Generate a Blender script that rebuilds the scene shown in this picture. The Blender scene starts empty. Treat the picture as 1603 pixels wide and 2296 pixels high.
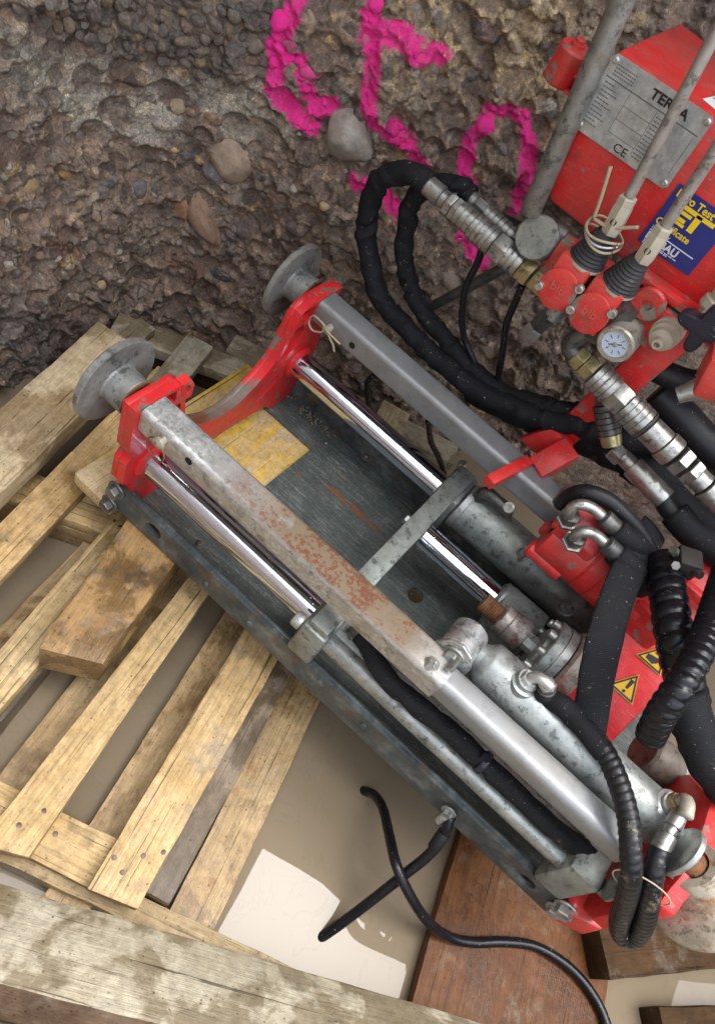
import bpy, bmesh, math, random
import numpy as np
from mathutils import Vector, Matrix
from mathutils.geometry import tessellate_polygon
random.seed(7); rng = np.random.default_rng(7)
sc = bpy.context.scene
COL = sc.collection
# ------------------------------------------------------------------ camera
cd = bpy.data.cameras.new('camera'); cam = bpy.data.objects.new('camera', cd); COL.objects.link(cam)
cam.matrix_world = Matrix(((0.7391872,-0.6652050,0.1053782,0.36445),(0.5750427,0.5419022,-0.6129176,-0.45965),(0.3506112,0.5136578,0.7830884,0.9),(0,0,0,1)))
cd.sensor_fit = 'VERTICAL'; cd.angle = 2*math.atan(1148/1683); cd.clip_start = .02; cd.clip_end = 100
sc.camera = cam
# ------------------------------------------------------------------ sky, sun, exposure
SUN_DIR = Vector((0.139, 0.255, 0.957)).normalized()
w = bpy.data.worlds.new('World'); sc.world = w; w.use_nodes = True
wn = w.node_tree.nodes; wl = w.node_tree.links
bg = wn['Background']; sky = wn.new('ShaderNodeTexSky'); sky.sky_type = 'NISHITA'; sky.sun_disc = False
sky.sun_elevation = math.asin(SUN_DIR.z); sky.sun_rotation = math.atan2(SUN_DIR.x, SUN_DIR.y)
sky.dust_density = 4; sky.air_density = 1.0
hs = wn.new('ShaderNodeHueSaturation'); hs.inputs['Saturation'].default_value = .28   # overcast: grey-white sky
wl.new(sky.outputs[0], hs.inputs['Color']); wl.new(hs.outputs[0], bg.inputs[0]); bg.inputs[1].default_value = .15
sl = bpy.data.lights.new('sun', 'SUN'); sl.energy = .8; sl.angle = math.radians(56); sl.color = (1, .985, .965)
so = bpy.data.objects.new('sun', sl); COL.objects.link(so)
so.rotation_euler = SUN_DIR.to_track_quat('Z', 'Y').to_euler()
vs = sc.view_settings; sc.display_settings.display_device = 'sRGB'
vs.view_transform = 'Standard'; vs.look = 'None'; vs.gamma = 1; vs.use_curve_mapping = False
vs.exposure = 2.3
cy = sc.cycles; cy.use_denoising = True; cy.max_bounces = 5; cy.diffuse_bounces = 2; cy.glossy_bounces = 3; cy.transmission_bounces = 3
cy.sample_clamp_indirect = 6
# ------------------------------------------------------------------ node helpers
class G:
    def __init__(s, name):
        s.m = bpy.data.materials.new(name); s.m.use_nodes = True
        s.nt = s.m.node_tree; s.b = s.nt.nodes['Principled BSDF']; s._co = {}
    def n(s, t): return s.nt.nodes.new(t)
    def set(s, inp, v):
        if isinstance(v, bpy.types.NodeSocket): s.nt.links.new(v, inp)
        elif v is not None:
            if isinstance(v, (tuple, list)) and len(v) == 3 and inp.type == 'RGBA': v = (*v, 1)
            inp.default_value = v
    def co(s, kind='Object'):
        if kind not in s._co: s._co[kind] = s.n('ShaderNodeTexCoord').outputs[kind]
        return s._co[kind]
    def map(s, scale=(1,1,1), loc=(0,0,0), rot=(0,0,0), vec=None):
        m = s.n('ShaderNodeMapping'); s.set(m.inputs[0], vec or s.co()); m.inputs[1].default_value = loc; m.inputs[2].default_value = rot; m.inputs[3].default_value = scale
        return m.outputs[0]
    def offs(s, vec=None):          # per-object offset so copies differ
        oi = s.n('ShaderNodeObjectInfo'); c = s.n('ShaderNodeVectorMath'); c.operation = 'SCALE'
        cb = s.n('ShaderNodeCombineXYZ')
        for i in range(3): s.set(cb.inputs[i], oi.outputs['Random'])
        s.set(c.inputs[0], cb.outputs[0]); c.inputs['Scale'].default_value = 37
        a = s.n('ShaderNodeVectorMath'); s.set(a.inputs[0], vec or s.co()); s.set(a.inputs[1], c.outputs[0]); return a.outputs[0]
    def rand(s): return s.n('ShaderNodeObjectInfo').outputs['Random']
    def noise(s, scale, detail=4, rough=.55, vec=None, dist=0, color=False):
        t = s.n('ShaderNodeTexNoise'); s.set(t.inputs['Vector'], vec or s.co()); t.inputs['Scale'].default_value = scale
        t.inputs['Detail'].default_value = detail; t.inputs['Roughness'].default_value = rough; t.inputs['Distortion'].default_value = dist
        return t.outputs['Color' if color else 0]
    def vor(s, scale, vec=None, feat='F1', out='Distance', rnd=1):
        t = s.n('ShaderNodeTexVoronoi'); t.feature = feat; s.set(t.inputs['Vector'], vec or s.co()); t.inputs['Scale'].default_value = scale; t.inputs['Randomness'].default_value = rnd
        return t.outputs[out]
    def wave(s, scale, vec=None, dist=0, dscale=1, direc='X', prof='SIN'):
        t = s.n('ShaderNodeTexWave'); t.bands_direction = direc; t.wave_profile = prof; s.set(t.inputs['Vector'], vec or s.co()); t.inputs['Scale'].default_value = scale
        t.inputs['Distortion'].default_value = dist; t.inputs['Detail Scale'].default_value = dscale; return t.outputs['Fac']
    def ramp(s, f, stops):
        r = s.n('ShaderNodeValToRGB'); e = r.color_ramp.elements
        while len(e) < len(stops): e.new(.5)
        for el, (p, c) in zip(e, stops):
            el.position = p; c = (c, c, c) if isinstance(c, (int, float)) else c; el.color = (*c, 1)
        s.set(r.inputs[0], f); return r.outputs[0]
    def step(s, f, a, b): return s.ramp(f, [(a, 0.), (b, 1.)])
    def mix(s, f, a, b, mode='MIX'):
        m = s.n('ShaderNodeMix'); m.data_type = 'RGBA'; m.blend_type = mode
        s.set(m.inputs[0], f); s.set(m.inputs[6], a); s.set(m.inputs[7], b); return m.outputs[2]
    def math(s, op, a, b=0., clamp=False):
        m = s.n('ShaderNodeMath'); m.operation = op; m.use_clamp = clamp; s.set(m.inputs[0], a); s.set(m.inputs[1], b); return m.outputs[0]
    def sep(s, vec=None):
        x = s.n('ShaderNodeSeparateXYZ'); s.set(x.inputs[0], vec or s.co()); return x.outputs
    def norm(s): return s.n('ShaderNodeNewGeometry').outputs['Normal']
    def bump(s, h, strength=.3, dist=.002, normal=None):
        b = s.n('ShaderNodeBump'); s.set(b.inputs['Height'], h); b.inputs['Strength'].default_value = strength; b.inputs['Distance'].default_value = dist
        if normal: s.set(b.inputs['Normal'], normal)
        return b.outputs[0]
    def attr(s, name, out='Color'):
        a = s.n('ShaderNodeAttribute'); a.attribute_name = name; return a.outputs[out]
    def out(s, base, rough=.5, metal=0., normal=None, coat=None, spec=None, ior=None):
        s.set(s.b.inputs['Base Color'], base); s.set(s.b.inputs['Roughness'], rough); s.set(s.b.inputs['Metallic'], metal)
        if normal is not None: s.set(s.b.inputs['Normal'], normal)
        if coat is not None: s.set(s.b.inputs['Coat Weight'], coat); s.b.inputs['Coat Roughness'].default_value = .12
        if spec is not None: s.set(s.b.inputs['Specular IOR Level'], spec)
        if ior: s.b.inputs['IOR'].default_value = ior
        return s.m
# ------------------------------------------------------------------ materials
def m_red(name, chip=.62, dirt=.5, base=(.66,.013,.014)):
    g = G(name); big = g.noise(14, 5); fine = g.noise(90, 6, .65); mid = g.noise(38, 5, .6)
    col = g.mix(g.step(big, .35, .7), base, (base[0]*.78, base[1]*.9, base[2]*.9))
    faded = g.mix(g.math('MULTIPLY', g.step(g.noise(26, 5, .7), .5, .75), .35), col, (.62,.12,.10))
    scr = g.noise(40, 4, .7, g.map((1, 9, 22), rot=(.3,.5,.8))); faded = g.mix(g.math('MULTIPLY', g.step(scr, .60, .66), .5), faded, (.60,.20,.17)); faded = g.mix(g.math('MULTIPLY', g.step(g.noise(7, 6, .7), .45, .75), .35), faded, (.40,.20,.16))
    dm = g.math('MULTIPLY', g.step(g.noise(33, 7, .7), dirt, dirt+.2), .6)
    c2 = g.mix(dm, faded, (.10,.055,.035))
    cm = g.step(g.math('ADD', g.math('MULTIPLY', mid, .65), g.math('MULTIPLY', fine, .35)), chip, chip+.02)
    metal = g.mix(g.noise(120, 4), (.11,.085,.065), (.29,.245,.20))
    c3 = g.mix(cm, c2, metal)
    sp = g.step(g.noise(420, 2), .68, .74)
    c4 = g.mix(g.math('MULTIPLY', sp, .5), c3, (.45,.36,.28))
    r = g.math('ADD', .32, g.math('MULTIPLY', fine, .35))
    bh = g.math('SUBTRACT', g.math('MULTIPLY', fine, .25), g.math('MULTIPLY', cm, .6))
    return g.out(c4, r, 0, g.bump(bh, .35, .0012), coat=.25)
RED = m_red('red_paint', .60, .52); REDW = m_red('red_paint_worn', .535, .46); REDC = m_red('red_paint_clean', .70, .56, (.55,.010,.014))
def m_red_arc():
    g = G('red_paint_scraped'); x = g.sep(); nz = g.noise(60, 6, .65)
    # paint scraped off where the drill string rubs the saddle
    d = g.math('ADD', g.math('ABSOLUTE', g.math('SUBTRACT', x[1], .165)), g.math('MULTIPLY', g.math('SUBTRACT', nz, .5), .09))
    sc_ = g.ramp(d, [(.075, 1.), (.088, 0.)])
    up = g.step(g.sep(g.norm())[2], .05, .3)
    mask = g.math('MULTIPLY', sc_, up)
    chips = g.step(g.math('ADD', g.math('MULTIPLY', g.noise(45, 5, .65), .6), g.math('MULTIPLY', g.noise(130, 5, .6), .4)), .56, .575)
    mask = g.math('MAXIMUM', mask, chips)
    metal = g.mix(g.noise(70, 6, .7), (.065,.048,.038), (.25,.195,.155)); metal = g.mix(g.step(g.noise(25,4), .52, .66), metal, (.16,.06,.028))
    dm = g.math('MULTIPLY', g.step(g.noise(36, 7, .7), .5, .7), .5)
    red = g.mix(dm, g.mix(g.step(g.noise(20, 5), .4, .7), (.62,.012,.018), (.44,.012,.015)), (.10,.05,.035))
    return g.out(g.mix(mask, red, metal), g.math('ADD', .3, g.math('MULTIPLY', nz, .3)), 0, g.bump(g.math('SUBTRACT', nz, mask), .35, .0012), coat=.15)
REDARC = m_red_arc()
def m_galv(name, a=(.20,.225,.22), b=(.50,.52,.50), metal=.65, rough=.42, rust=.80, rc=(.25,.12,.05), sc_=1., spot=.75):
    g = G(name); n1 = g.noise(30*sc_, 6, .7); n2 = g.noise(150*sc_, 5, .7)
    f = g.math('ADD', g.math('MULTIPLY', n1, .6), g.math('MULTIPLY', n2, .4))
    c = g.ramp(f, [(.34, a), (.5, tuple((p+q)/2 for p, q in zip(a, b))), (.64, b)])
    c = g.mix(g.math('MULTIPLY', g.step(g.noise(75*sc_, 5, .75), .535, .62), spot), c, tuple(v*.28 for v in a))
    c = g.mix(g.step(g.noise(20*sc_, 8, .75), rust-.06, rust+.03), c, rc)
    c = g.mix(g.math('MULTIPLY', g.step(g.noise(11*sc_, 4), .5, .8), .5), c, (.27,.23,.17))
    return g.out(c, g.math('ADD', rough-.12, g.math('MULTIPLY', n2, .32)), metal, g.bump(n2, .25, .0006))
GALV = m_galv('galvanised'); GALVB = m_galv('galvanised_bright', (.30,.32,.33), (.66,.67,.66), .75, .34); GALVD = m_galv('galvanised_dull', (.14,.165,.155), (.40,.435,.41), .5, .45, .72)
PADM = m_galv('pad_metal', (.11,.112,.108), (.31,.315,.30), .35, .40, .76, (.2,.12,.07), .6); RUSTP = m_galv('pad_rusty', (.24,.21,.16), (.50,.46,.37), .25, .5, .60)
FIT = m_galv('fitting_steel', (.26,.265,.25), (.46,.465,.44), .85, .34, .9, sc_=1.6); FITD = m_galv('fitting_dark', (.06,.06,.06), (.16,.16,.155), .7, .4, .9, sc_=1.6)
BRASS = m_galv('fitting_yellow_zinc', (.22,.19,.09), (.52,.46,.24), .8, .34, .9, sc_=1.6); TUBEG = m_galv('tube_grey', (.21,.22,.225), (.30,.31,.315), .45, .42, .85, sc_=.7, spot=.22)
RUST = m_galv('rust', (.10,.04,.02), (.30,.13,.05), .1, .7, .6)
def m_tube():                    # near square tube: zinc at both ends, rust along the middle of its top
    g = G('rusty_square_tube'); x = g.sep(); n1 = g.noise(38, 7, .75); n2 = g.noise(170, 4, .7); n3 = g.noise(12, 3)
    zc = g.ramp(g.math('ADD', g.math('MULTIPLY', n1, .5), g.math('MULTIPLY', n2, .5)), [(.36, (.26,.27,.26)), (.5, (.46,.47,.46)), (.62, (.68,.69,.68))])
    zc = g.mix(g.math('MULTIPLY', g.step(g.noise(60, 6, .7), .56, .66), .7), zc, (.10,.10,.09))
    zc = g.mix(g.step(x[0], .46, .50), zc, g.mix(n1, (.24,.245,.25), (.36,.365,.37)))
    rng_ = g.math('MULTIPLY', g.step(x[0], .09, .22), g.ramp(x[0], [(.41, 1.), (.475, 0.)]))
    up = g.step(g.sep(g.norm())[2], .25, .8)
    m = g.math('MULTIPLY', rng_, up)
    tan = g.math('MULTIPLY', m, g.step(g.math('ADD', n3, g.math('MULTIPLY', n1, .6)), .50, .66))
    c = g.mix(g.math('MULTIPLY', tan, .9), zc, g.mix(n1, (.10,.062,.026), (.185,.125,.06)))
    spots = g.math('MULTIPLY', m, g.step(g.math('ADD', g.math('ADD', g.math('MULTIPLY', n2, .45), g.math('MULTIPLY', n1, .35)), g.math('MULTIPLY', g.noise(14, 4), .35)), .575, .64))
    c = g.mix(spots, c, g.mix(n2, (.06,.018,.007), (.19,.062,.02)))
    side = g.math('MULTIPLY', g.step(g.noise(9, 6, .7), .42, .60), g.math('SUBTRACT', 1., up)); c = g.mix(g.math('MULTIPLY', side, .55), c, (.30,.27,.22))
    metal = g.math('MULTIPLY', .6, g.math('SUBTRACT', 1., g.math('MAXIMUM', tan, spots)))
    return g.out(c, g.math('ADD', .27, g.math('ADD', g.math('MULTIPLY', n2, .3), g.math('MULTIPLY', tan, .25))), metal, g.bump(g.math('ADD', n2, n1), .3, .0008))
TUBER = m_tube()
def m_plate():
    g = G('dark_steel_plate'); n1 = g.noise(22, 7, .72); n2 = g.noise(200, 5, .7)
    scr = g.noise(60, 5, .7, g.map((14, 1, 1))); scr2 = g.noise(34, 6, .72, g.map((.45, 8, 1)))
    c = g.ramp(g.math('ADD', g.math('MULTIPLY', n1, .5), g.math('MULTIPLY', n2, .5)), [(.36, (.05,.062,.06)), (.5, (.115,.134,.122)), (.66, (.26,.285,.262))])
    c = g.mix(g.math('MULTIPLY', g.step(scr2, .52, .68), .8), c, (.33,.37,.355)); c = g.mix(g.math('MULTIPLY', g.step(scr2, .46, .36), .6), c, (.03,.038,.036))
    x = g.sep()
    # rust lines left where a clip rubbed along the tray
    ln = g.math('MULTIPLY', g.ramp(g.math('ABSOLUTE', g.math('ADD', g.math('SUBTRACT', x[1], .284), g.math('MULTIPLY', g.math('SUBTRACT', g.noise(30, 4), .5), .012))), [(.003, 1.), (.006, 0.)]), g.math('MULTIPLY', g.step(x[0], .165, .18), g.ramp(x[0], [(.255, 1.), (.30, .4), (.33, 0.)])))
    c = g.mix(g.math('MULTIPLY', ln, g.step(g.noise(70, 4), .38, .5)), c, (.22,.075,.025))
    c = g.mix(g.math('MULTIPLY', g.step(g.noise(28, 6, .7), .60, .68), .6), c, (.17,.10,.06))
    c = g.mix(g.step(g.noise(260, 2), .70, .75), c, (.36,.33,.26))
    return g.out(c, g.math('ADD', .30, g.math('MULTIPLY', n1, .35)), .15, g.bump(g.math('ADD', g.math('MULTIPLY', n2, .6), scr), .2, .0008))
PLATE = m_plate()
def m_rail():
    g = G('dark_rail_steel'); n1 = g.noise(20, 7, .72); n2 = g.noise(160, 5, .7)
    c = g.ramp(n1, [(.36, (.032,.042,.045)), (.52, (.075,.09,.093)), (.68, (.19,.21,.205))])
    c = g.mix(g.math('MULTIPLY', g.step(g.noise(34, 7, .75), .56, .62), .75), c, (.14,.06,.03))
    c = g.mix(g.math('MULTIPLY', g.step(n2, .58, .7), .4), c, (.22,.23,.22))
    return g.out(c, g.math('ADD', .26, g.math('MULTIPLY', n2, .3)), .2, g.bump(g.math('ADD', n2, n1), .25, .0009))
RAIL = m_rail()
def m_chrome():
    g = G('wet_chrome'); v = g.vor(260, feat='F1'); dsel = g.vor(260, out='Color')
    dr = g.math('MULTIPLY', g.ramp(v, [(0., 1.), (.22, 0.)]), g.step(g.sep(dsel)[0], .72, .78))
    n = g.noise(35, 5, .6); c = g.mix(n, (.52,.58,.70), (.68,.74,.84))
    c = g.mix(g.math('MULTIPLY', g.step(g.noise(80, 5, .7), .62, .70), .3), c, (.30,.22,.15))
    return g.out(c, g.math('ADD', .055, g.math('MULTIPLY', n, .07)), 1., g.bump(g.math('ADD', dr, g.math('MULTIPLY', n, .2)), .35, .0007))
CHROME = m_chrome()
def m_black(name, col=(.014,.014,.016), rough=.5, mud=.66, fine=900, weave=None):
    g = G(name); n = g.noise(25, 6, .7); n2 = g.noise(fine, 3)
    c = g.mix(n, col, tuple(v*2.1 for v in col))
    c = g.mix(g.math('MULTIPLY', g.step(g.noise(46, 7, .75), mud, mud+.1), .75), c, (.19,.155,.105))
    c = g.mix(g.step(g.noise(330, 2), .715, .74), c, (.34,.31,.27))
    h = n2
    if weave: h = g.math('ADD', g.wave(weave, g.co('UV'), 0, 1, 'X'), g.math('MULTIPLY', n2, .3))
    return g.out(c, g.math('ADD', rough-.1, g.math('MULTIPLY', n, .25)), 0, g.bump(h, .5 if weave else .25, .0008), spec=.18 if weave else .32)
RUBBER = m_black('black_rubber', (.007,.007,.0085), .42); SLEEVE = m_black('black_woven_sleeve', (.0075,.008,.0095), .66, .62, 1300, 150)
SPIRAL = m_black('black_spiral_wrap', (.004,.0045,.006), .22, .70); SPIRALD = m_black('dirty_spiral_wrap', (.006,.006,.0075), .30, .58); CABLE = m_black('black_cable', (.005,.005,.0065), .25, .66)
KNOB = m_black('knob_plastic', (.010,.012,.02), .25, .8); BOOT = m_black('rubber_boot', (.022,.022,.024), .55, .60)
def m_plain(name, c, rough=.5, metal=0., bumpy=.15, var=.3):
    g = G(name); n = g.noise(60, 5, .65); cc = g.mix(n, tuple(v*(1-var) for v in c), tuple(min(1, v*(1+var)) for v in c))
    return g.out(cc, g.math('ADD', rough-.1, g.math('MULTIPLY', n, .2)), metal, g.bump(n, bumpy, .0006))
BLUE = m_plain('sticker_blue', (.012,.022,.17), .35, var=.15); YELP = m_plain('print_yellow', (.78,.55,.02), .4, var=.06); WHTP = m_plain('print_white', (.62,.64,.66), .5, var=.1)
INK = m_plain('print_black', (.012,.012,.014), .5); SIGNY = m_plain('sign_yellow', (.62,.36,.010), .35, var=.12); WHITE = m_plain('label_white', (.75,.76,.75), .5, var=.05)
ENGR = m_plain('engraving', (.40,.42,.42), .4, .6); ENGD = m_plain('engraving_dark', (.10,.11,.115), .5); PINKL = m_plain('letter_relief', (.62,.10,.08), .4)
IVORY = m_plain('lever_nut', (.42,.38,.29), .5, var=.25); LEVERM = m_galv('lever_metal', (.24,.225,.20), (.42,.40,.36), .4, .42, .66, (.22,.12,.06)); DIALW = m_plain('dial_face', (.50,.58,.70), .3, var=.05)
TWINE = m_plain('twine', (.36,.29,.19), .8); COPPER = m_plain('tarnished_copper', (.42,.20,.08), .35, .8)
def m_name():
    g = G('nameplate_metal'); n = g.noise(70, 6, .7); c = g.ramp(n, [(.35, (.28,.31,.32)), (.55, (.44,.47,.475)), (.7, (.58,.59,.57))])
    c = g.mix(g.math('MULTIPLY', g.step(g.noise(40, 6, .7), .60, .7), .6), c, (.42,.33,.17))
    return g.out(c, .38, .55, g.bump(n, .1, .0004))
NAMEM = m_name()
def m_wood(name, a, b, wet=(.5,.62), wetc=.45, grain=.6, stain=None, speck=.66, rough=.6, ry=1., knots=True, paint=None, spec=.4):
    g = G(name); co = g.offs(); gr = g.noise(9, 6, .68, g.map((1.1, 26, 26), vec=co)); gr2 = g.noise(40, 4, .6, g.map((1.2, 30, 30), vec=co)); n = g.noise(11, 6, .62, co); f = g.noise(150, 5, .7, co)
    c = g.mix(g.step(n, .35, .65), a, b)
    c = g.mix(g.math('MULTIPLY', g.step(gr, .44, .68), grain), c, tuple(v*.55 for v in a))
    c = g.mix(g.math('MULTIPLY', g.step(gr2, .5, .66), grain*.45), c, tuple(v*.6 for v in b))
    if paint:
        c = g.mix(g.math('MULTIPLY', g.step(g.noise(26, 6, .7, g.map((.45,2.2,1), vec=co)), .42, .62), g.step(g.sep()[0], .035, .075)), c, paint)
    if stain:
        c = g.mix(g.math('MULTIPLY', g.step(g.noise(13, 7, .7, co), stain[1], stain[1]+.1), .8), c, stain[0])
    cr_ = g.noise(6, 5, .6, g.map((.45, 42, 42), vec=co)); c = g.mix(g.math('MULTIPLY', g.step(cr_, .625, .645), .8), c, tuple(v*.13 for v in a))
    c = g.mix(g.math('MULTIPLY', g.step(g.noise(21, 7, .72, co), .55, .68), .28), c, (.26,.24,.22)); c = g.mix(.8, c, g.mix(1., c, g.ramp(g.noise(75, 6, .75, co), [(.32, (.66,.63,.58)), (.6, (1.18,1.17,1.15))]), 'MULTIPLY'))
    rv = g.rand(); c = g.mix(1., c, g.mix(rv, (.82,.84,.86), (1.06,1.0,.95)), 'MULTIPLY')
    wm = g.step(g.noise(12, 5, .6, co, .3), wet[0], wet[1])
    c = g.mix(wm, c, g.mix(1., c, (wetc, wetc*.93, wetc*.82), 'MULTIPLY'))
    sp = g.step(g.vor(95, co), .10, .17); sp2 = g.step(g.sep(g.vor(95, co, out='Color'))[0], .62, .68)
    c = g.mix(g.math('MULTIPLY', g.math('SUBTRACT', 1., sp), sp2), c, g.mix(1., c, (.45,.40,.34), 'MULTIPLY'))
    c = g.mix(g.math('MULTIPLY', g.step(f, speck, speck+.06), .75), c, tuple(v*.2 for v in a))
    c = g.mix(g.math('MULTIPLY', g.step(g.noise(35, 6, .7, co), .6, .72), .35), c, (.13,.10,.07))
    c = g.mix(g.math('MULTIPLY', g.step(g.noise(300, 3, .6, g.map((.5,1.2,1), vec=co)), .63, .68), .6), c, tuple(v*.25 for v in a))
    r = g.math('SUBTRACT', rough, g.math('MULTIPLY', wm, .30)); h = g.math('ADD', g.math('MULTIPLY', gr, 1.), g.math('ADD', g.math('MULTIPLY', gr2, .7), g.math('MULTIPLY', f, .5)))
    return g.out(c, r, 0, g.bump(h, .55, .0018), spec=spec)
WPALE = m_wood('pale_sawn_timber', (.46,.37,.22), (.58,.505,.36), (.49,.55), .60, .55)
WSLAT = m_wood('pallet_slat_wood', (.42,.285,.115), (.56,.42,.225), (.55,.64), .58, .75, ((.27,.225,.165), .555), .63)
WLOW = m_wood('wet_low_slat_wood', (.34,.235,.11), (.46,.345,.19), (.50,.60), .60, .7, ((.22,.095,.025), .60), .63, rough=.40)
WGREY = m_wood('weathered_grey_timber', (.34,.30,.215), (.47,.445,.355), (.47,.52), .58, .5)
WDARK = m_wood('wet_dark_timber', (.045,.024,.010), (.085,.048,.021), (.5,.6), .6, .5, rough=.75, spec=.15)
WBEAR = m_wood('damp_bearer_wood', (.17,.135,.095), (.27,.22,.16), (.46,.54), .5, .6)
WBLOCK = m_wood('muddy_timber_block', (.26,.155,.06), (.40,.27,.12), (.47,.56), .46, .6, ((.13,.115,.095), .50), .62, rough=.45)
WYEL = m_wood('yellow_formwork_panel', (.58,.43,.21), (.68,.54,.33), (.64,.74), .7, .35, ((.42,.30,.02), .64), .68, .45, paint=(.70,.48,.06))
WPLY = m_wood('wet_red_brown_board', (.12,.042,.011), (.19,.078,.023), (.5,.62), .7, .8, ((.21,.165,.115), .60), .63, .42, spec=.25)

# ------------------------------------------------------------------ mesh helpers (metres, world axes)
def V(*a): return np.array(a[0] if len(a) == 1 else a, float)
class MB:
    def __init__(s): s.v = []; s.f = []; s.uv = {}
    def add(s, vs, fs):
        o = len(s.v); s.v += [tuple(map(float, p)) for p in vs]; s.f += [tuple(i+o for i in f) for f in fs]; return s
    def box(s, c, size, ax=None, tilt=None):
        c = V(c); h = V(size)/2; A = np.eye(3) if ax is None else np.array(ax)
        P = [c + A.T @ (h*V(i, j, k)) for i in (-1, 1) for j in (-1, 1) for k in (-1, 1)]
        return s.add(P, [(0,1,3,2), (4,6,7,5), (0,4,5,1), (2,3,7,6), (0,2,6,4), (1,5,7,3)])
    def lathe(s, prof, o, d, seg=24, ref=None, sides=None, cap=True):
        o = V(o); d = V(d)/np.linalg.norm(d); ref = V(0,0,1) if ref is None else V(ref)
        if abs(ref@d) > .95: ref = V(0,1,0)
        a = np.cross(d, ref); a /= np.linalg.norm(a); b = np.cross(a, d)
        P = []; F = []
        for r, h in prof:
            for k in range(seg):
                t = 2*math.pi*(k+.5)/seg
                rr = r
                if sides: 
                    m = math.pi/sides; rr = r*math.cos(m)/math.cos(((t+m) % (2*m))-m)
                P.append(o + d*h + a*rr*math.cos(t) + b*rr*math.sin(t))
        n = len(prof)
        for i in range(n-1):
            for k in range(seg):
                k2 = (k+1) % seg; F.append((i*seg+k, i*seg+k2, (i+1)*seg+k2, (i+1)*seg+k))
        if cap:
            F.append(tuple(range(seg))[::-1]); F.append(tuple((n-1)*seg+k for k in range(seg)))
        return s.add(P, F)
    def hexa(s, r, h, o, d, ref=None, ch=.1):
        return s.lathe([(r*(1-ch), 0), (r, h*.12), (r, h*.85), (r*(1-ch), h)], o, d, 6, ref)
    def prism(s, loops, org, ex, ey, ez, t0, t1):      # loops: [outer, hole, ...] 2-D, extruded from t0 to t1 along ez
        org, ex, ey, ez = V(org), V(ex), V(ey), V(ez); flat = [p for L in loops for p in L]
        tri = tessellate_polygon([[Vector((p[0], p[1], 0)) for p in L] for L in loops]); n = len(flat)
        P = [org + ex*p[0] + ey*p[1] + ez*t0 for p in flat] + [org + ex*p[0] + ey*p[1] + ez*t1 for p in flat]
        F = [t for t in tri] + [tuple(i+n for i in t[::-1]) for t in tri]; o = 0
        for L in loops:
            m = len(L)
            for i in range(m):
                j = (i+1) % m; F.append((o+i, o+j, n+o+j, n+o+i))
            o += m
        return s.add(P, F)
def link(name, me, mats, parent=None, smooth=35):
    o = bpy.data.objects.new(name, me); COL.objects.link(o)
    for m in (mats if isinstance(mats, (list, tuple)) else [mats]): me.materials.append(m)
    if parent is not None:
        o.parent = parent; o.matrix_parent_inverse = parent.matrix_basis.inverted()
    return o
def mk(name, mb, mat, parent=None, bevel=0, smooth=40, seg=2):
    me = bpy.data.meshes.new(name); me.from_pydata(mb.v, [], mb.f)
    bm = bmesh.new(); bm.from_mesh(me); bmesh.ops.recalc_face_normals(bm, faces=bm.faces)
    if bevel:
        bmesh.ops.dissolve_limit(bm, angle_limit=.01, verts=bm.verts, edges=bm.edges)
        es = [e for e in bm.edges if len(e.link_faces) == 2 and e.calc_face_angle(0) > .5]
        bmesh.ops.bevel(bm, geom=es, offset=bevel, segments=seg, profile=.5, affect='EDGES', clamp_overlap=True)
    for f in bm.faces: f.smooth = True
    for e in bm.edges:
        if len(e.link_faces) == 2 and e.calc_face_angle(0) > math.radians(smooth): e.smooth = False
    bm.to_mesh(me); bm.free()
    return link(name, me, mat, parent)
def tag(o, label, cat, group=None):
    o['label'] = label; o['category'] = cat
    if group: o['group'] = group
    return o
def empty(name, loc, label, cat, group=None):
    o = bpy.data.objects.new(name, None); COL.objects.link(o); o.location = loc; o.empty_display_size = .05
    return tag(o, label, cat, group)
def struct(o, kind='structure'): o['kind'] = kind; return o
def spline(P, step=.004):
    P = np.array(P, float); Q = np.vstack([2*P[0]-P[1], P, 2*P[-1]-P[-2]]); out = []
    for i in range(1, len(Q)-2):
        p0, p1, p2, p3 = Q[i-1:i+3]; n = max(2, int(np.linalg.norm(p2-p1)/step))
        t = (np.arange(n)/n)[:, None]
        out.append(.5*(2*p1 + (p2-p0)*t + (2*p0-5*p1+4*p2-p3)*t*t + (3*p1-p0-3*p2+p3)*t**3))
    out.append(P[-1:]); return np.vstack(out)
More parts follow.
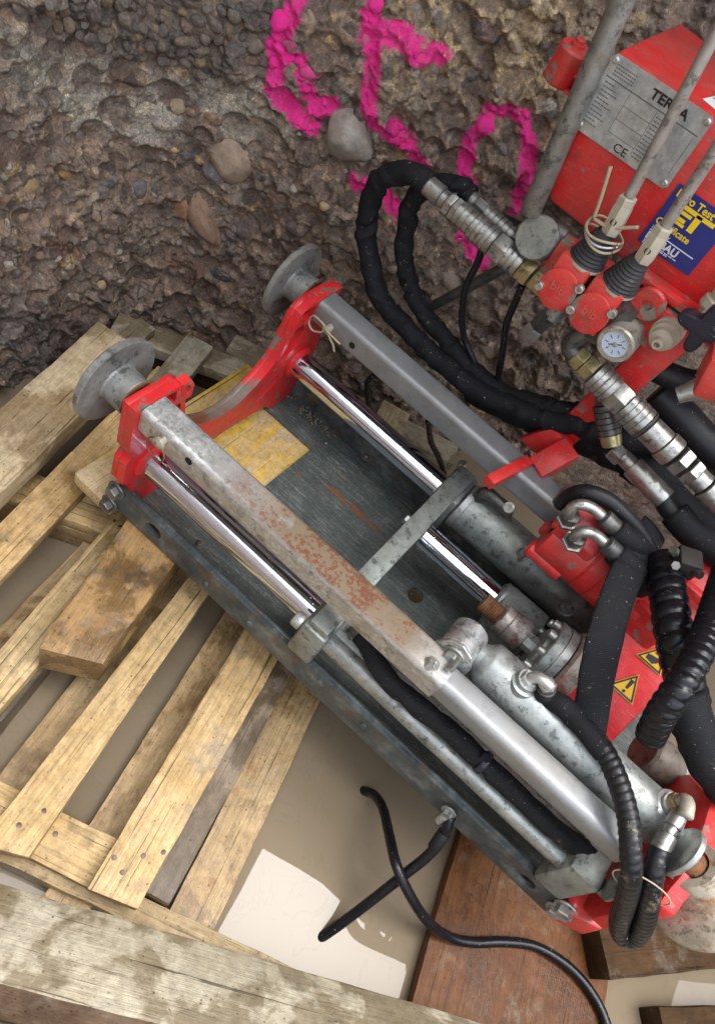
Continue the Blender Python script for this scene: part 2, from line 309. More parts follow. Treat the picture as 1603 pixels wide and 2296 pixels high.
def tube_mesh(P, r, seg=14, step=.004, rf=None, flat=None, up=(0,0,1), straight=False, cap=True):
    """r: radius; rf(l, th) radius factor; flat=(a,b): half width/half thickness across `up`"""
    C = np.array(P, float) if straight else spline(P, step); n = len(C)
    T = np.gradient(C, axis=0); T /= np.linalg.norm(T, axis=1)[:, None]
    L = np.concatenate([[0], np.cumsum(np.linalg.norm(np.diff(C, axis=0), axis=1))])
    if flat is None:
        a = np.cross(T[0], (0,0,1)); 
        if np.linalg.norm(a) < .1: a = np.cross(T[0], (0,1,0))
        a /= np.linalg.norm(a); A = [a]
        for i in range(1, n):
            a = A[-1] - T[i]*(A[-1]@T[i]); A.append(a/np.linalg.norm(a))
        A = np.array(A); fa, fb = 1., 1.
    else:
        u = np.array(up, float); A = np.cross(T, u); A /= np.linalg.norm(A, axis=1)[:, None]; fa, fb = flat[0]/r, flat[1]/r
    B = np.cross(A, T); th = 2*np.pi*np.arange(seg)/seg
    rr = np.full((n, seg), r) if rf is None else r*rf(L[:, None], th[None, :])
    Pv = C[:, None, :] + A[:, None, :]*(rr*fa*np.cos(th))[..., None] + B[:, None, :]*(rr*fb*np.sin(th))[..., None]
    F = []
    for i in range(n-1):
        for k in range(seg):
            k2 = (k+1) % seg; F.append((i*seg+k, i*seg+k2, (i+1)*seg+k2, (i+1)*seg+k))
    uv = []
    for i in range(n-1):
        for k in range(seg):
            uv += [(L[i], k/seg), (L[i], (k+1)/seg), (L[i+1], (k+1)/seg), (L[i+1], k/seg)]
    nf = len(F)
    if cap: F += [tuple(range(seg))[::-1], tuple((n-1)*seg+k for k in range(seg))]
    return Pv.reshape(-1, 3), F, uv, nf
def tube(name, P, r, mat, parent=None, **kw):
    v, F, uv, nf = tube_mesh(P, r, **kw); me = bpy.data.meshes.new(name); me.from_pydata([tuple(p) for p in v], [], F)
    ul = me.uv_layers.new(name='UVMap'); buf = np.zeros((len(me.loops), 2)); buf[:len(uv)] = uv; ul.data.foreach_set('uv', buf.ravel())
    for p in me.polygons: p.use_smooth = True
    me.update(); return link(name, me, mat, parent)
def wrinkle(seed, amp=.12, per=.03):
    r = np.random.default_rng(seed); ph = r.uniform(0, 6.28, 8); folds = []; x = 0.
    while x < 1.6: x += per*r.uniform(.35, 1.5); folds.append((x, r.uniform(.4, 1.5), r.uniform(0, 6.28), r.uniform(.2, 1.1)*per*.6, r.uniform(.07, .2)*per))
    def f(l, th):
        t = 1 + .30*amp*(np.sin(2*np.pi*l/(per*2.7) + ph[0] + th) + .6*np.sin(2*np.pi*l/(per*1.3) + ph[2] + 2*th))
        lmax = float(np.max(l))
        for x, d, p, tl, w_ in folds:
            if x > lmax: break
            u = (l - x - tl*np.cos(th-p))/w_
            t = t - amp*d*np.exp(-u*u)*(.55+.45*np.cos(th-p)) + .45*amp*d*np.exp(-(u-2.)**2)
        return t
    return f
def spiral(per, depth=.16, amp=0, seed=1):
    r = np.random.default_rng(seed); ph = r.uniform(0, 6.28, 4)
    def f(l, th):
        u = l/per + th/(2*np.pi); fr = np.abs(np.sin(np.pi*u))
        return (1-depth) + depth*np.power(fr, .34) + amp*np.sin(40*l+ph[0]+th)
    return f
def basis(d, up=(0,0,1)):
    d = V(d)/np.linalg.norm(d); a = np.cross(up, d)
    if np.linalg.norm(a) < .05: a = np.cross((0,1,0), d)
    a /= np.linalg.norm(a); return np.array([d, a, np.cross(d, a)])
# ------------------------------------------------------------------ numpy noise
def _h(ix, iy, s):
    h = (ix.astype(np.int64)*374761393 + iy.astype(np.int64)*668265263 + s*974634777) & 0xffffffff
    h = ((h ^ (h >> 13))*1274126177) & 0xffffffff; return ((h ^ (h >> 16)) & 0xffffff)/float(0xffffff)
def vn(x, y, s):
    ix = np.floor(x); iy = np.floor(y); fx = x-ix; fy = y-iy; fx = fx*fx*fx*(fx*(fx*6-15)+10); fy = fy*fy*fy*(fy*(fy*6-15)+10)
    a, b, c, d = _h(ix, iy, s), _h(ix+1, iy, s), _h(ix, iy+1, s), _h(ix+1, iy+1, s)
    return (a+(b-a)*fx)*(1-fy) + (c+(d-c)*fx)*fy
def fbm(x, y, s, o=5, g=.5):
    t = 0; am = 1; tot = 0
    for k in range(o): t = t + am*(vn(x*2**k+7.3*k, y*2**k-3.1*k, s+k)*2-1); tot += am; am *= g
    return t/tot
def sst(a, b, x): t = np.clip((x-a)/(b-a), 0, 1); return t*t*(3-2*t)
def polydist(S, Z, pts):
    d = np.full(S.shape, 9.)
    for (a, b), (c, e) in zip(pts[:-1], pts[1:]):
        ux, uy = c-a, e-b; t = np.clip(((S-a)*ux + (Z-b)*uy)/(ux*ux+uy*uy+1e-12), 0, 1); d = np.minimum(d, np.hypot(S-a-t*ux, Z-b-t*uy))
    return d

# ================================================================== THE PIT
CPW = np.array([(.35,-2.2),(-.10,-1.5),(-.29,-.6),(-.35,-.1),(-.372,.1),(-.385,.24),(-.375,.36),(-.335,.435),(-.24,.50),(-.15,.535),(-.04,.59),(.06,.645),(.17,.715),(.35,.79),(.7,.88),(1.2,.97),(1.9,1.05),(2.5,1.1)])
def catmull(P, n=24):
    P = np.vstack([2*P[0]-P[1], P, 2*P[-1]-P[-2]]); out = []
    for i in range(1, len(P)-2):
        p0, p1, p2, p3 = P[i-1:i+3]
        for t in np.arange(n)/n: out.append(.5*(2*p1 + (p2-p0)*t + (2*p0-5*p1+4*p2-p3)*t*t + (3*p1-p0-3*p2+p3)*t**3))
    out.append(P[-2]); return np.array(out)
WC = catmull(CPW); WL = np.concatenate([[0], np.cumsum(np.linalg.norm(np.diff(WC, axis=0), axis=1))])
def wall_pos(S, Z, off):
    x = np.interp(S, WL, WC[:, 0]); y = np.interp(S, WL, WC[:, 1]); e = .03
    tx = np.interp(S+e, WL, WC[:, 0]) - np.interp(S-e, WL, WC[:, 0]); ty = np.interp(S+e, WL, WC[:, 1]) - np.interp(S-e, WL, WC[:, 1])
    l = np.hypot(tx, ty); nx, ny = ty/l, -tx/l; o = off - .10*(Z+.2)
    return x+nx*o, y+ny*o, nx, ny
STEP = .0026
sv = np.concatenate([np.arange(0, 2.2, .07), np.arange(2.2, 3.62, STEP), np.arange(3.62, WL[-1], .03), [WL[-1]]])
zv = np.concatenate([np.arange(-.36, .68, STEP), np.arange(.68, 2.2, .09), [2.2]])
S, Z = np.meshgrid(sv, zv, indexing='ij'); NS, NZ = S.shape
dense = ((S > 2.19) & (S < 3.64) & (Z < .69)).astype(float)
clay = sst(.075, .02, polydist(S, Z, [(2.5008,0.3198), (2.6015,0.2795), (2.6808,0.2258), (2.7524,0.2022), (2.8212,0.2174), (2.8956,0.2632)]) + .02*fbm(S*14, Z*14, 5))
sand = sst(.14, .03, polydist(S, Z, [(3.1023,0.4657), (3.2049,0.5114), (3.2527,0.4565)]) + .04*fbm(S*12, Z*12, 9))
dark = sst(.13, .02, polydist(S, Z, [(2.4748,-0.0833), (2.5475,-0.1983), (2.6124,-0.2013)]) + .04*fbm(S*12, Z*12, 15))
topp = sst(.07, .03, polydist(S, Z, [(2.6124,0.3400), (2.7223,0.3194), (2.7860,0.3251), (2.8449,0.3559)]) + .02*fbm(S*20, Z*20, 19))
rough = 1 - .75*clay
u, v = S, Z
H = .044*fbm(u*3.1, v*3.1, 1, 3) + rough*(.022*fbm(u*11+.3*v, v*13, 2, 3) + .026*np.abs(fbm(u*22+8*v, v*30, 3, 4)) + .011*np.abs(fbm(u*62, v*76, 4, 3)) + .0040*fbm(u*150, v*170, 6, 2)) + clay*.003*fbm(u*60, v*60, 8, 3)
H += -.035*sst(.33, .30, Z)*sst(.14, .2, Z)*sst(2.9,3.1,S)*.4
# sloping strata: little ledges that run down to the right
lay = (v*1.0 + u*.55)*26 + 1.6*fbm(u*9, v*9, 31, 3); fr = lay-np.floor(lay)
H += rough*.007*(fr**2.2)*sst(-.3, .25, fbm(u*6, v*6, 33, 2))
base = np.empty(S.shape + (3,)); n1 = (fbm(u*7, v*7, 41, 4)+1)/2; n2 = (fbm(u*45, v*45, 43, 4)+1)/2; n3 = (fbm(u*150, v*150, 47, 2)+1)/2
brown = np.array([.205,.156,.122]); red = np.array([.17,.100,.072]); grey = np.array([.25,.225,.19]); tan = np.array([.44,.355,.225]); cl = np.array([.33,.315,.27]); dk = np.array([.105,.10,.10])
def mx(a, b, f): return a*(1-f[..., None]) + b*f[..., None]
base[:] = brown; base = mx(base, red, sst(.5, .72, n1)*sst(.25, -.05, Z)); base = mx(base, grey, sst(.52, .75, n2)*.7)
base = mx(base, tan, sand*.85); base = mx(base, cl, clay*.9); base = mx(base, dk*.8, np.maximum(dark*.8, topp*.75)); base *= (.62+.75*n3)[..., None]*1.55
stone_cols = 1.7*np.array([(.26,.22,.18),(.20,.165,.14),(.135,.12,.125),(.17,.125,.12),(.30,.24,.17),(.23,.145,.10),(.32,.30,.27),(.10,.098,.105),(.36,.27,.13),(.215,.19,.165),(.15,.14,.135)])
i0 = int(np.searchsorted(sv, 2.2)); i1 = int(np.searchsorted(sv, 3.6)); j1 = int(np.searchsorted(zv, .68))
def stamp(s, z, a, b, ang, lift, col, sock):
    m = max(a, b); ia, ib = max(i0, int(i0+(s-m-2.2)/STEP)), min(i1, int(i0+(s+m-2.2)/STEP)+2); ja, jb = max(0, int((z-m+.36)/STEP)), min(j1, int((z+m+.36)/STEP)+2)
    if ib-ia < 2 or jb-ja < 2: return
    ds = S[ia:ib, ja:jb]-s; dz = Z[ia:ib, ja:jb]-z; c, k = math.cos(ang), math.sin(ang)
    q = ((ds*c+dz*k)/a)**2 + ((dz*c-ds*k)/b)**2; ins = q < 1; h0 = float(np.mean(H[ia:ib, ja:jb])); sub = H[ia:ib, ja:jb]; bc = base[ia:ib, ja:jb]
    if sock:
        hh = h0 + lift*.42 - lift*1.25*np.sqrt(np.clip(1-q, 0, 1)); w_ = ins & (hh < sub); sub[w_] = hh[w_]; bc[w_] = bc[w_]*.45 + np.array(col)*.55
    else:
        hh = h0 - lift*.45 + lift*1.05*np.sqrt(np.clip(1-q, 0, 1)); w_ = ins & (hh > sub); sub[w_] = hh[w_]; bc[w_] = np.array(col)*(.8+.4*n3[ia:ib, ja:jb][w_])[:, None]
for k in range(70):
    s, z = rng.uniform(2.3, 3.5), rng.uniform(-.2, .55); a = rng.uniform(.018, .04); stamp(s, z, a, a*rng.uniform(.45, .8), rng.uniform(-.9, .1), a*.6, brown*rng.uniform(.8, 1.5), rng.random() < .6)
for k in range(1300):
    s, z = rng.uniform(2.25, 3.58), rng.uniform(-.3, .62); a = rng.uniform(.007, .027); stamp(s, z, a, a*rng.uniform(.5, .9), rng.uniform(-.9, .1), a*.55, brown*rng.uniform(.7, 1.25)+np.array([.02,0,0]), True)
for k in range(1600):
    s, z = rng.uniform(2.25, 3.58), rng.uniform(-.32, .64); a = min(.024, .0042*math.exp(abs(rng.normal(0, .62))))
    ii = min(NS-1, int(np.searchsorted(sv, s))); jj = min(NZ-1, int(np.searchsorted(zv, z)))
    if clay[ii, jj] > .5 and rng.random() < .85: continue
    if topp[ii, jj] > .4: a *= 1.25
    c = stone_cols[rng.integers(len(stone_cols))]*rng.uniform(.75, 1.25)*.7+brown*.3
    if max(topp[ii, jj], dark[ii, jj]) > .4: c = c*.62
    stamp(s, z, a, a*rng.uniform(.55, .95), rng.uniform(-1.2, .4), a*rng.uniform(.5, .9), c, False)
# sprayed marks, in wall coordinates (run along the wall, height)
STROKES = [([(2.8956,0.4192), (2.8956,0.4086), (2.8906,0.3757), (2.8855,0.3518), (2.8956,0.3121), (2.8956,0.2919), (2.9149,0.2802), (2.9407,0.2670), (2.9640,0.2602)], .0135),
 ([(2.8956,0.3519), (2.9239,0.3519), (2.9366,0.3323), (2.9486,0.3057), (2.9564,0.2967), (2.9832,0.3071)], .0115), ([(2.9407,0.2670), (2.9640,0.2874), (2.9832,0.3018)], .010),
 ([(2.9871,0.4402), (3.0032,0.4157), (3.0206,0.3837), (3.0299,0.3692), (3.0348,0.3378), (3.0600,0.3173), (3.0916,0.3163), (3.1181,0.3036), (3.1534,0.2777)], .0145),
 ([(3.0074,0.4282), (3.0348,0.4321), (3.0704,0.4307), (3.1076,0.4286)], .0155), ([(3.0652,0.2131), (3.0863,0.2118), (3.1233,0.2090), (3.1436,0.2046)], .014),
 ([(3.2428,0.4024), (3.2142,0.3880), (3.2142,0.3705), (3.2049,0.3426), (3.2142,0.3080), (3.2331,0.2786), (3.2477,0.2654)], .0125),
 ([(3.2283,0.3930), (3.2477,0.4032), (3.2728,0.3993), (3.2927,0.3773), (3.3078,0.3510), (3.3233,0.3132), (3.3286,0.2927), (3.3395,0.2633)], .0125), ([(3.2678,0.2033), (3.2877,0.1943), (3.3286,0.1725)], .013)]
def paint_at(S_, Z_):
    p = np.zeros(np.shape(S_))
    for pts, hw in STROKES:
        d = polydist(S_, Z_, pts) + .005*fbm(S_*40, Z_*40, 77, 3) + .006*fbm(S_*130, Z_*130, 78, 3); p = np.maximum(p, sst(hw*1.55, hw*.5, d))
    return p
paint = np.zeros(S.shape); paint[i0:i1, :j1] = paint_at(S[i0:i1, :j1], Z[i0:i1, :j1])
Xw, Yw, NXw, NYw = wall_pos(S, Z, H*dense + .02*fbm(S*4, Z*4, 3, 3)*(1-dense))
ZZ = Z + rough*dense*.003*fbm(S*50, Z*50, 88, 3)
me = bpy.data.meshes.new('pit_wall'); idx = np.arange(NS*NZ).reshape(NS, NZ)
F = np.stack([idx[:-1, :-1], idx[1:, :-1], idx[1:, 1:], idx[:-1, 1:]], -1).reshape(-1, 4)
nv = NS*NZ; nf = len(F); me.vertices.add(nv); me.vertices.foreach_set('co', np.stack([Xw, Yw, ZZ], -1).ravel())
me.loops.add(nf*4); me.loops.foreach_set('vertex_index', F.ravel()); me.polygons.add(nf); me.polygons.foreach_set('loop_start', np.arange(nf)*4); me.polygons.foreach_set('loop_total', np.full(nf, 4)); me.update()
me.polygons.foreach_set('use_smooth', np.ones(nf, bool))
ca = me.color_attributes.new('Col', 'FLOAT_COLOR', 'POINT'); ca.data.foreach_set('color', np.concatenate([np.clip(base, 0, 1).reshape(-1, 3), np.ones((nv, 1))], 1).ravel())
pa = me.attributes.new('paint', 'FLOAT', 'POINT'); pa.data.foreach_set('value', paint.ravel())
PINK = (1.,.025,.34)
def m_wall():
    g = G('conglomerate_wall'); c = g.attr('Col'); n = g.noise(120, 6, .7); n2 = g.noise(520, 4, .7)
    c = g.mix(1., c, g.ramp(n, [(.3, (.55,.54,.55)), (.7, (1.5,1.45,1.38))]), 'MULTIPLY'); c = g.mix(g.math('MULTIPLY', g.step(n2, .60, .7), .4), c, (.36,.33,.28)); c = g.mix(g.math('MULTIPLY', g.step(n2, .44, .34), .45), c, (.06,.05,.045))
    va = g.vor(62, out='Color'); vd = g.vor(62); vb = g.vor(240, out='Color'); vbd = g.vor(240)
    c = g.mix(g.step(g.sep(va)[1], .35, .5), c, g.mix(1., c, g.ramp(g.sep(va)[0], [(0., (.50,.50,.53)), (.5, (.95,.93,.90)), (1., (1.5,1.42,1.30))]), 'MULTIPLY'))
    c = g.mix(.3, c, g.mix(1., c, g.ramp(g.sep(vb)[0], [(0., (.35,.34,.34)), (1., (1.6,1.55,1.45))]), 'MULTIPLY'))
    n = g.math('SUBTRACT', g.math('SUBTRACT', n, g.math('MULTIPLY', vd, .8)), g.math('MULTIPLY', vbd, .5))
    p = g.math('ADD', g.attr('paint', 'Fac'), g.math('MULTIPLY', g.math('SUBTRACT', g.noise(160, 5, .7), .5), 1.3)); pm = g.math('MULTIPLY', g.math('MULTIPLY', g.step(p, .28, .80), g.step(g.attr('paint', 'Fac'), .02, .30)), g.math('SUBTRACT', 1., g.math('MULTIPLY', g.step(g.noise(75, 5, .7), .57, .64), .75)))
    c = g.mix(g.math('MULTIPLY', pm, .90), c, g.mix(g.noise(90, 5, .7), (.88,.010,.27), PINK))
    return g.out(c, g.ramp(g.noise(70, 5, .65), [(.35, .20), (.65, .62)]), 0, g.bump(g.math('ADD', n, g.math('MULTIPLY', n2, .6)), .8, .0045))
pit_wall = struct(link('pit_wall', me, m_wall()))
# ---- stones that stand out of the wall, one by one
def m_stone():
    g = G('wall_stone'); oi = g.n('ShaderNodeObjectInfo'); n = g.noise(2.2, 6, .7, g.offs()); n2 = g.noise(13, 5, .75, g.offs())
    c = g.mix(1., oi.outputs['Color'], g.ramp(n, [(.3, (.62,.62,.64)), (.7, (1.35,1.32,1.28))]), 'MULTIPLY'); c = g.mix(g.math('MULTIPLY', g.step(g.noise(2.6, 8, .75, g.offs()), .50, .62), .8), c, g.mix(n2, (.22,.165,.125), (.44,.35,.27)))
    pm = g.step(g.math('ADD', oi.outputs['Alpha'], g.math('MULTIPLY', g.math('SUBTRACT', g.noise(6, 5, .7), .5), .8)), .45, .6); c = g.mix(g.math('MULTIPLY', pm, .97), c, PINK)
    return g.out(c, g.ramp(n, [(.35, .28), (.65, .6)]), 0, g.bump(g.math('ADD', n, g.math('MULTIPLY', n2, .7)), .7, .004))
STONE = m_stone()
def stone_mesh(seed, sub=2):
    bm = bmesh.new(); bmesh.ops.create_icosphere(bm, subdivisions=sub, radius=1); r = np.random.default_rng(seed); D = r.normal(size=(7, 3)); D /= np.linalg.norm(D, axis=1)[:, None]; off = r.uniform(.55, .9, 7)
    ph = r.uniform(0, 6, 3)
    for vv in bm.verts:
        p = np.array(vv.co); k = 1 + .10*math.sin(3*p[0]+ph[0]) + .10*math.sin(3.3*p[1]+ph[1]) + .08*math.sin(4*p[2]+ph[2])
        for d_, o_ in zip(D, off):
            t = p@d_*k
            if t > o_: k *= 1-.55*(1-o_/t)
        vv.co = Vector(p*k)
    me = bpy.data.meshes.new('stone'); bm.to_mesh(me); bm.free()
    for p in me.polygons: p.use_smooth = True
    me.materials.append(STONE); return me
stone_meshes = [stone_mesh(s, 3) for s in range(14)]; big_meshes = [stone_mesh(100+s, 4) for s in range(3)]
def stone(s, z, a, b, c, ang, col, sink=.25, mesh=None):
    i = min(NS-1, int(np.searchsorted(sv, s))); j = min(NZ-1, int(np.searchsorted(zv, z)))
    n = V(NXw[i, j], NYw[i, j], .08); n /= np.linalg.norm(n); t = V(n[1], -n[0], 0); t /= np.linalg.norm(t); t = -t; upv = np.cross(n, t)
    ax = t*math.cos(ang)+upv*math.sin(ang); bx = np.cross(n, ax); p = V(Xw[i, j], Yw[i, j], ZZ[i, j]) - n*sink*c
    o = bpy.data.objects.new('stone', mesh or stone_meshes[rng.integers(14)]); COL.objects.link(o)
    M = np.eye(4); M[:3, 0] = ax*a; M[:3, 1] = bx*b; M[:3, 2] = n*c; M[:3, 3] = p; o.matrix_world = Matrix(M.tolist()); o.parent = pit_wall
    col = tuple(min(.7, c_*1.15) for c_ in col); pv = float(paint_at(np.array([s]), np.array([z]))[0]); o.color = (*col, pv); return o
stone(*(3.0299,0.2692), .050, .046, .040, -.3, (.34,.32,.28), .15, big_meshes[0])
stone(*(2.8651,0.1484), .045, .036, .026, -.6, (.30,.225,.165), .35, big_meshes[1])
stone(*(2.8499,0.0224), .050, .026, .022, -.8, (.27,.17,.11), .3, big_meshes[2]); stone(*(2.8126,0.0330), .020, .027, .018, .2, (.30,.145,.085), .3, big_meshes[1])
stone(*(2.7826,0.2131), .024, .014, .014, .2, (.32,.25,.16)); stone(*(2.6232,0.1183), .018, .012, .010, -.5, (.38,.255,.09)); stone(*(2.5585,0.1132), .020, .022, .012, -.5, (.33,.235,.11))
stone(*(2.8449,0.1199), .022, .018, .014, -.5, (.11,.105,.11)); stone(*(2.9005,-0.0760), .026, .014, .010, .0, (.045,.04,.042)); stone(*(2.7418,0.0709), .016, .02, .010, .9, (.12,.11,.12))
stone(*(3.2877,0.1225), .030, .022, .014, -.7, (.27,.22,.17)); stone(*(3.4218,0.0040), .03, .025, .016, -.7, (.28,.24,.17)); stone(*(2.9366,0.3436), .018, .015, .012, .2, (.2,.18,.16))
stone(*(2.8956,0.3511), .016, .012, .010, -.2, (.3,.2,.2)); stone(*(3.2142,0.3722), .016, .014, .012, .2, (.3,.2,.2))
nst = 0; used = []
while nst < 283:
    s, z = rng.uniform(2.42, 3.30), rng.uniform(-.10, .50); i = min(NS-1, int(np.searchsorted(sv, s))); j = min(NZ-1, int(np.searchsorted(zv, z)))
    if clay[i, j] > .4 or (nst < 95 and topp[i, j] < .35): continue
    a = rng.uniform(.0085, .0165) if topp[i, j] > .3 else rng.uniform(.006, .0115)
    if any((s-q[0])**2+(z-q[1])**2 < (.72*(a+q[2]))**2 for q in used): continue
    used.append((s, z, a)); c = stone_cols[rng.integers(len(stone_cols))]*rng.uniform(.8, 1.2)*.6+brown*.4
    if max(topp[i, j], dark[i, j]) > .3: c = c*.48
    stone(s, z, a, a*rng.uniform(.6, .95), a*rng.uniform(.5, .8), rng.uniform(-1.2, .5), tuple(c), rng.uniform(.35, .75) if topp[i, j] < .4 else .2); nst += 1
# ---- the other two sides of the pit, its floor, an added unseen plate that blocks sky
def m_earth():
    g = G('earth'); n = g.noise(9, 8, .72); n2 = g.noise(60, 5, .7); c = g.ramp(n, [(.3, (.10,.075,.055)), (.55, (.19,.145,.105)), (.75, (.27,.22,.17))])
    return g.out(c, .8, 0, g.bump(g.math('ADD', n, n2), .6, .02))
EARTH = m_earth()
P = []; F = []; pl = np.array([(2.5,1.1),(2.55,.2),(2.5,-.9),(2.4,-2.1),(1.6,-2.25),(.9,-2.2),(.35,-2.2)]); pl = catmull(pl, 8); zs = np.linspace(-.36, .95, 22)
for i, p in enumerate(pl):
    for j, z in enumerate(zs): d = .05*math.sin(i*2.1+j*1.3)+.03*math.sin(i*.7-j*2.9); P.append((p[0]+d, p[1]+d, z))
for i in range(len(pl)-1):
    for j in range(21): F.append((i*22+j, (i+1)*22+j, (i+1)*22+j+1, i*22+j+1))
mb = MB().add(P, F); struct(mk('pit_wall', mb, EARTH))
g_ = 46; gx = np.linspace(-.75, 2.8, g_); gy = np.linspace(-2.5, 1.5, g_); P = []; F = []
for i, x in enumerate(gx):
    for j, y in enumerate(gy): P.append((x, y, -.34+.02*math.sin(i*1.7+j*.9)+.02*math.sin(j*2.3-i*.6)))
for i in range(g_-1):
    for j in range(g_-1): F.append((i*g_+j, (i+1)*g_+j, (i+1)*g_+j+1, i*g_+j+1))
struct(mk('pit_floor', MB().add(P, F), EARTH))
SKY_BLOCKER = [(-.6,.0),(.42,.0),(.42,.02),(.80,.02),(.70,.55),(1.24,.68),(2.7,.98),(2.7,1.7),(-.6,1.7)]  # unseen plate added overhead to block sky and shape its reflection in the water
struct(mk('added_sky_blocker', MB().prism([SKY_BLOCKER], (0,0,2.21), (1,0,0), (0,1,0), (0,0,1), 0, .03), m_plain('sky_blocker_brown', (.16,.12,.09), .7)))
def m_water():
    g = G('muddy_water'); n = g.noise(5, 4); fn_ = g.noise(9, 6, .62, dist=2.6); film = g.math('MULTIPLY', g.step(fn_, .555, .575), g.math('SUBTRACT', 1., g.step(fn_, .58, .60)))
    c = g.mix(g.math('MULTIPLY', film, .13), g.mix(n, (.178,.138,.092), (.205,.165,.115)), (.06,.055,.05))
    return g.out(c, .012, 0, g.bump(g.noise(7, 2), .03, .003), ior=1.28)
WATERZ = -.222
P = [(-.8,-2.5,WATERZ),(2.8,-2.5,WATERZ),(2.8,1.5,WATERZ),(-.8,1.5,WATERZ)]
struct(mk('water', MB().add(P, [(0,1,2,3)]), m_water()))

# ================================================================== TIMBER
def plank(name, A, B, Cp, thick, mat, parent=None, jit=.00045, bev=.0016, wob=.0, ext=(0, 0), D=None):
    """A-B one upper edge, Cp any point of the opposite upper edge; local x runs along the plank"""
    A, B, Cp = V(A), V(B), V(Cp); x = B-A; L = np.linalg.norm(x); x /= L; w_ = Cp-A; y = w_-x*(w_@x); W = np.linalg.norm(y); y /= W; z = np.cross(x, y)
    xc, wc, xd, wd = (0., W, L, W) if D is None else (float(w_@x), W, float((V(D)-A)@x), float((V(D)-A)@y))
    A = A-x*ext[0]; sl_ = (wd-wc)/(xd-xc); xc -= ext[0]; wc -= sl_*ext[0]; xd += ext[1]; wd += sl_*ext[1]; xc += ext[0]; xd += ext[0]; L += ext[0]+ext[1]
    if z[2] < 0: z = -z
    n = max(4, int(L/.03)); r = np.random.default_rng(abs(hash((round(A[0], 3), round(L, 3)))) % 99991); me = bpy.data.meshes.new(name); bm = bmesh.new(); rings = []
    yy = 1 if np.cross(x, y)@z > 0 else -1
    for i in range(n+1):
        q = []
        for (a, b) in ((0, 0), (W, 0), (W, -thick), (0, -thick)): t_ = i/n; xx, ww = (L*t_, 0.) if a == 0 else (xc+(xd-xc)*t_, wc+(wd-wc)*t_); q.append(bm.verts.new((xx + (r.normal()*jit*1.2 if i in (0, n) else 0), ww*yy + r.normal()*jit, b + r.normal()*jit*.6)))
        rings.append(q)
    for i in range(n):
        for k in range(4): bm.faces.new((rings[i][k], rings[i][(k+1) % 4], rings[i+1][(k+1) % 4], rings[i+1][k]))
    bm.faces.new(rings[0][::-1]); bm.faces.new(rings[-1]); bmesh.ops.recalc_face_normals(bm, faces=bm.faces)
    es = [e for e in bm.edges if e.calc_face_angle(0) > .6]; bmesh.ops.bevel(bm, geom=es, offset=bev, segments=2, profile=.6, affect='EDGES', clamp_overlap=True)
    for f in bm.faces: f.smooth = True
    for e in bm.edges:
        if len(e.link_faces) == 2 and e.calc_face_angle(0) > .3: e.smooth = False
    bm.to_mesh(me); bm.free(); o = bpy.data.objects.new(name, me); COL.objects.link(o); me.materials.append(mat)
    M = np.eye(4); M[:3, 0] = x; M[:3, 1] = y*yy; M[:3, 2] = z; M[:3, 3] = A; Mw = Matrix(M.tolist())
    if parent is not None: o.parent = parent; o.matrix_basis = parent.matrix_basis.inverted() @ Mw
    else: o.matrix_world = Mw
    return o
ZT = -.127; TS = .022; ZC = ZT-TS-.0015; ZL = -.198
pal = empty('wooden_pallet', (-.05,-.25,WATERZ), 'light wooden pallet with open slats lying over the muddy water', 'pallet')
plank('slat', (-0.1151,-0.1050,-0.1270), (-0.1708,0.1340,-0.1270), (-0.0725,-0.0367,-0.1270), TS, WSLAT, pal, ext=(.25,.16))
plank('slat', (0.0343,-0.2237,-0.1270), (-0.0210,0.0116,-0.1270), (0.0984,-0.2746,-0.1270), TS, WSLAT, pal, ext=(.2,.10), D=(0.0395,0.0135,-0.1270))
plank('slat', (0.2049,-0.3872,-0.1270), (0.1297,-0.0022,-0.1270), (0.2573,-0.3610,-0.1270), TS, WSLAT, pal, ext=(0,.12), D=(0.1621,0.0352,-0.1270))
gslat = plank('slat', (0.3316,-0.3411,-0.1270), (0.2391,0.0298,-0.1270), (0.3915,-0.3198,-0.1270), TS, WSLAT, pal, ext=(0,.12), D=(0.3010,0.0596,-0.1270))
# low slats, close above the water
plank('bottom_slat', (-0.0149,-0.1864,-0.1980), (-0.0502,0.0114,-0.1980), (0.0276,-0.1140,-0.1980), .018, WLOW, pal, ext=(.2,.1))
plank('bottom_slat', (0.1438,-0.3048,-0.1980), (0.1135,-0.1677,-0.1980), (0.1833,-0.2095,-0.1980), .018, WLOW, pal, ext=(.1,.25))
plank('bottom_slat', (0.2730,-0.2759,-0.1980), (0.1936,0.0416,-0.1980), (0.3095,-0.1815,-0.1980), .018, WLOW, pal, ext=(.12,.15))
hsl = plank('bottom_slat', (0.4812,-0.2547,-0.1980), (0.3959,0.0647,-0.1980), (0.4280,-0.2987,-0.1980), .018, WLOW, pal, ext=(.14,.22), D=(0.3322,0.0646,-0.1980))
# cross boards that carry the slats
plank('cross_board', (0.2569,-0.3587,-0.1505), (0.3313,-0.3367,-0.1505), (0.2441,-0.2999,-0.1505), .020, WSLAT, pal, ext=(.25,.03))
plank('cross_board', (-0.0806,-0.0264,-0.1505), (-0.0256,0.0008,-0.1505), (-0.0914,0.0331,-0.1505), .020, WSLAT, pal, ext=(.30,.35))
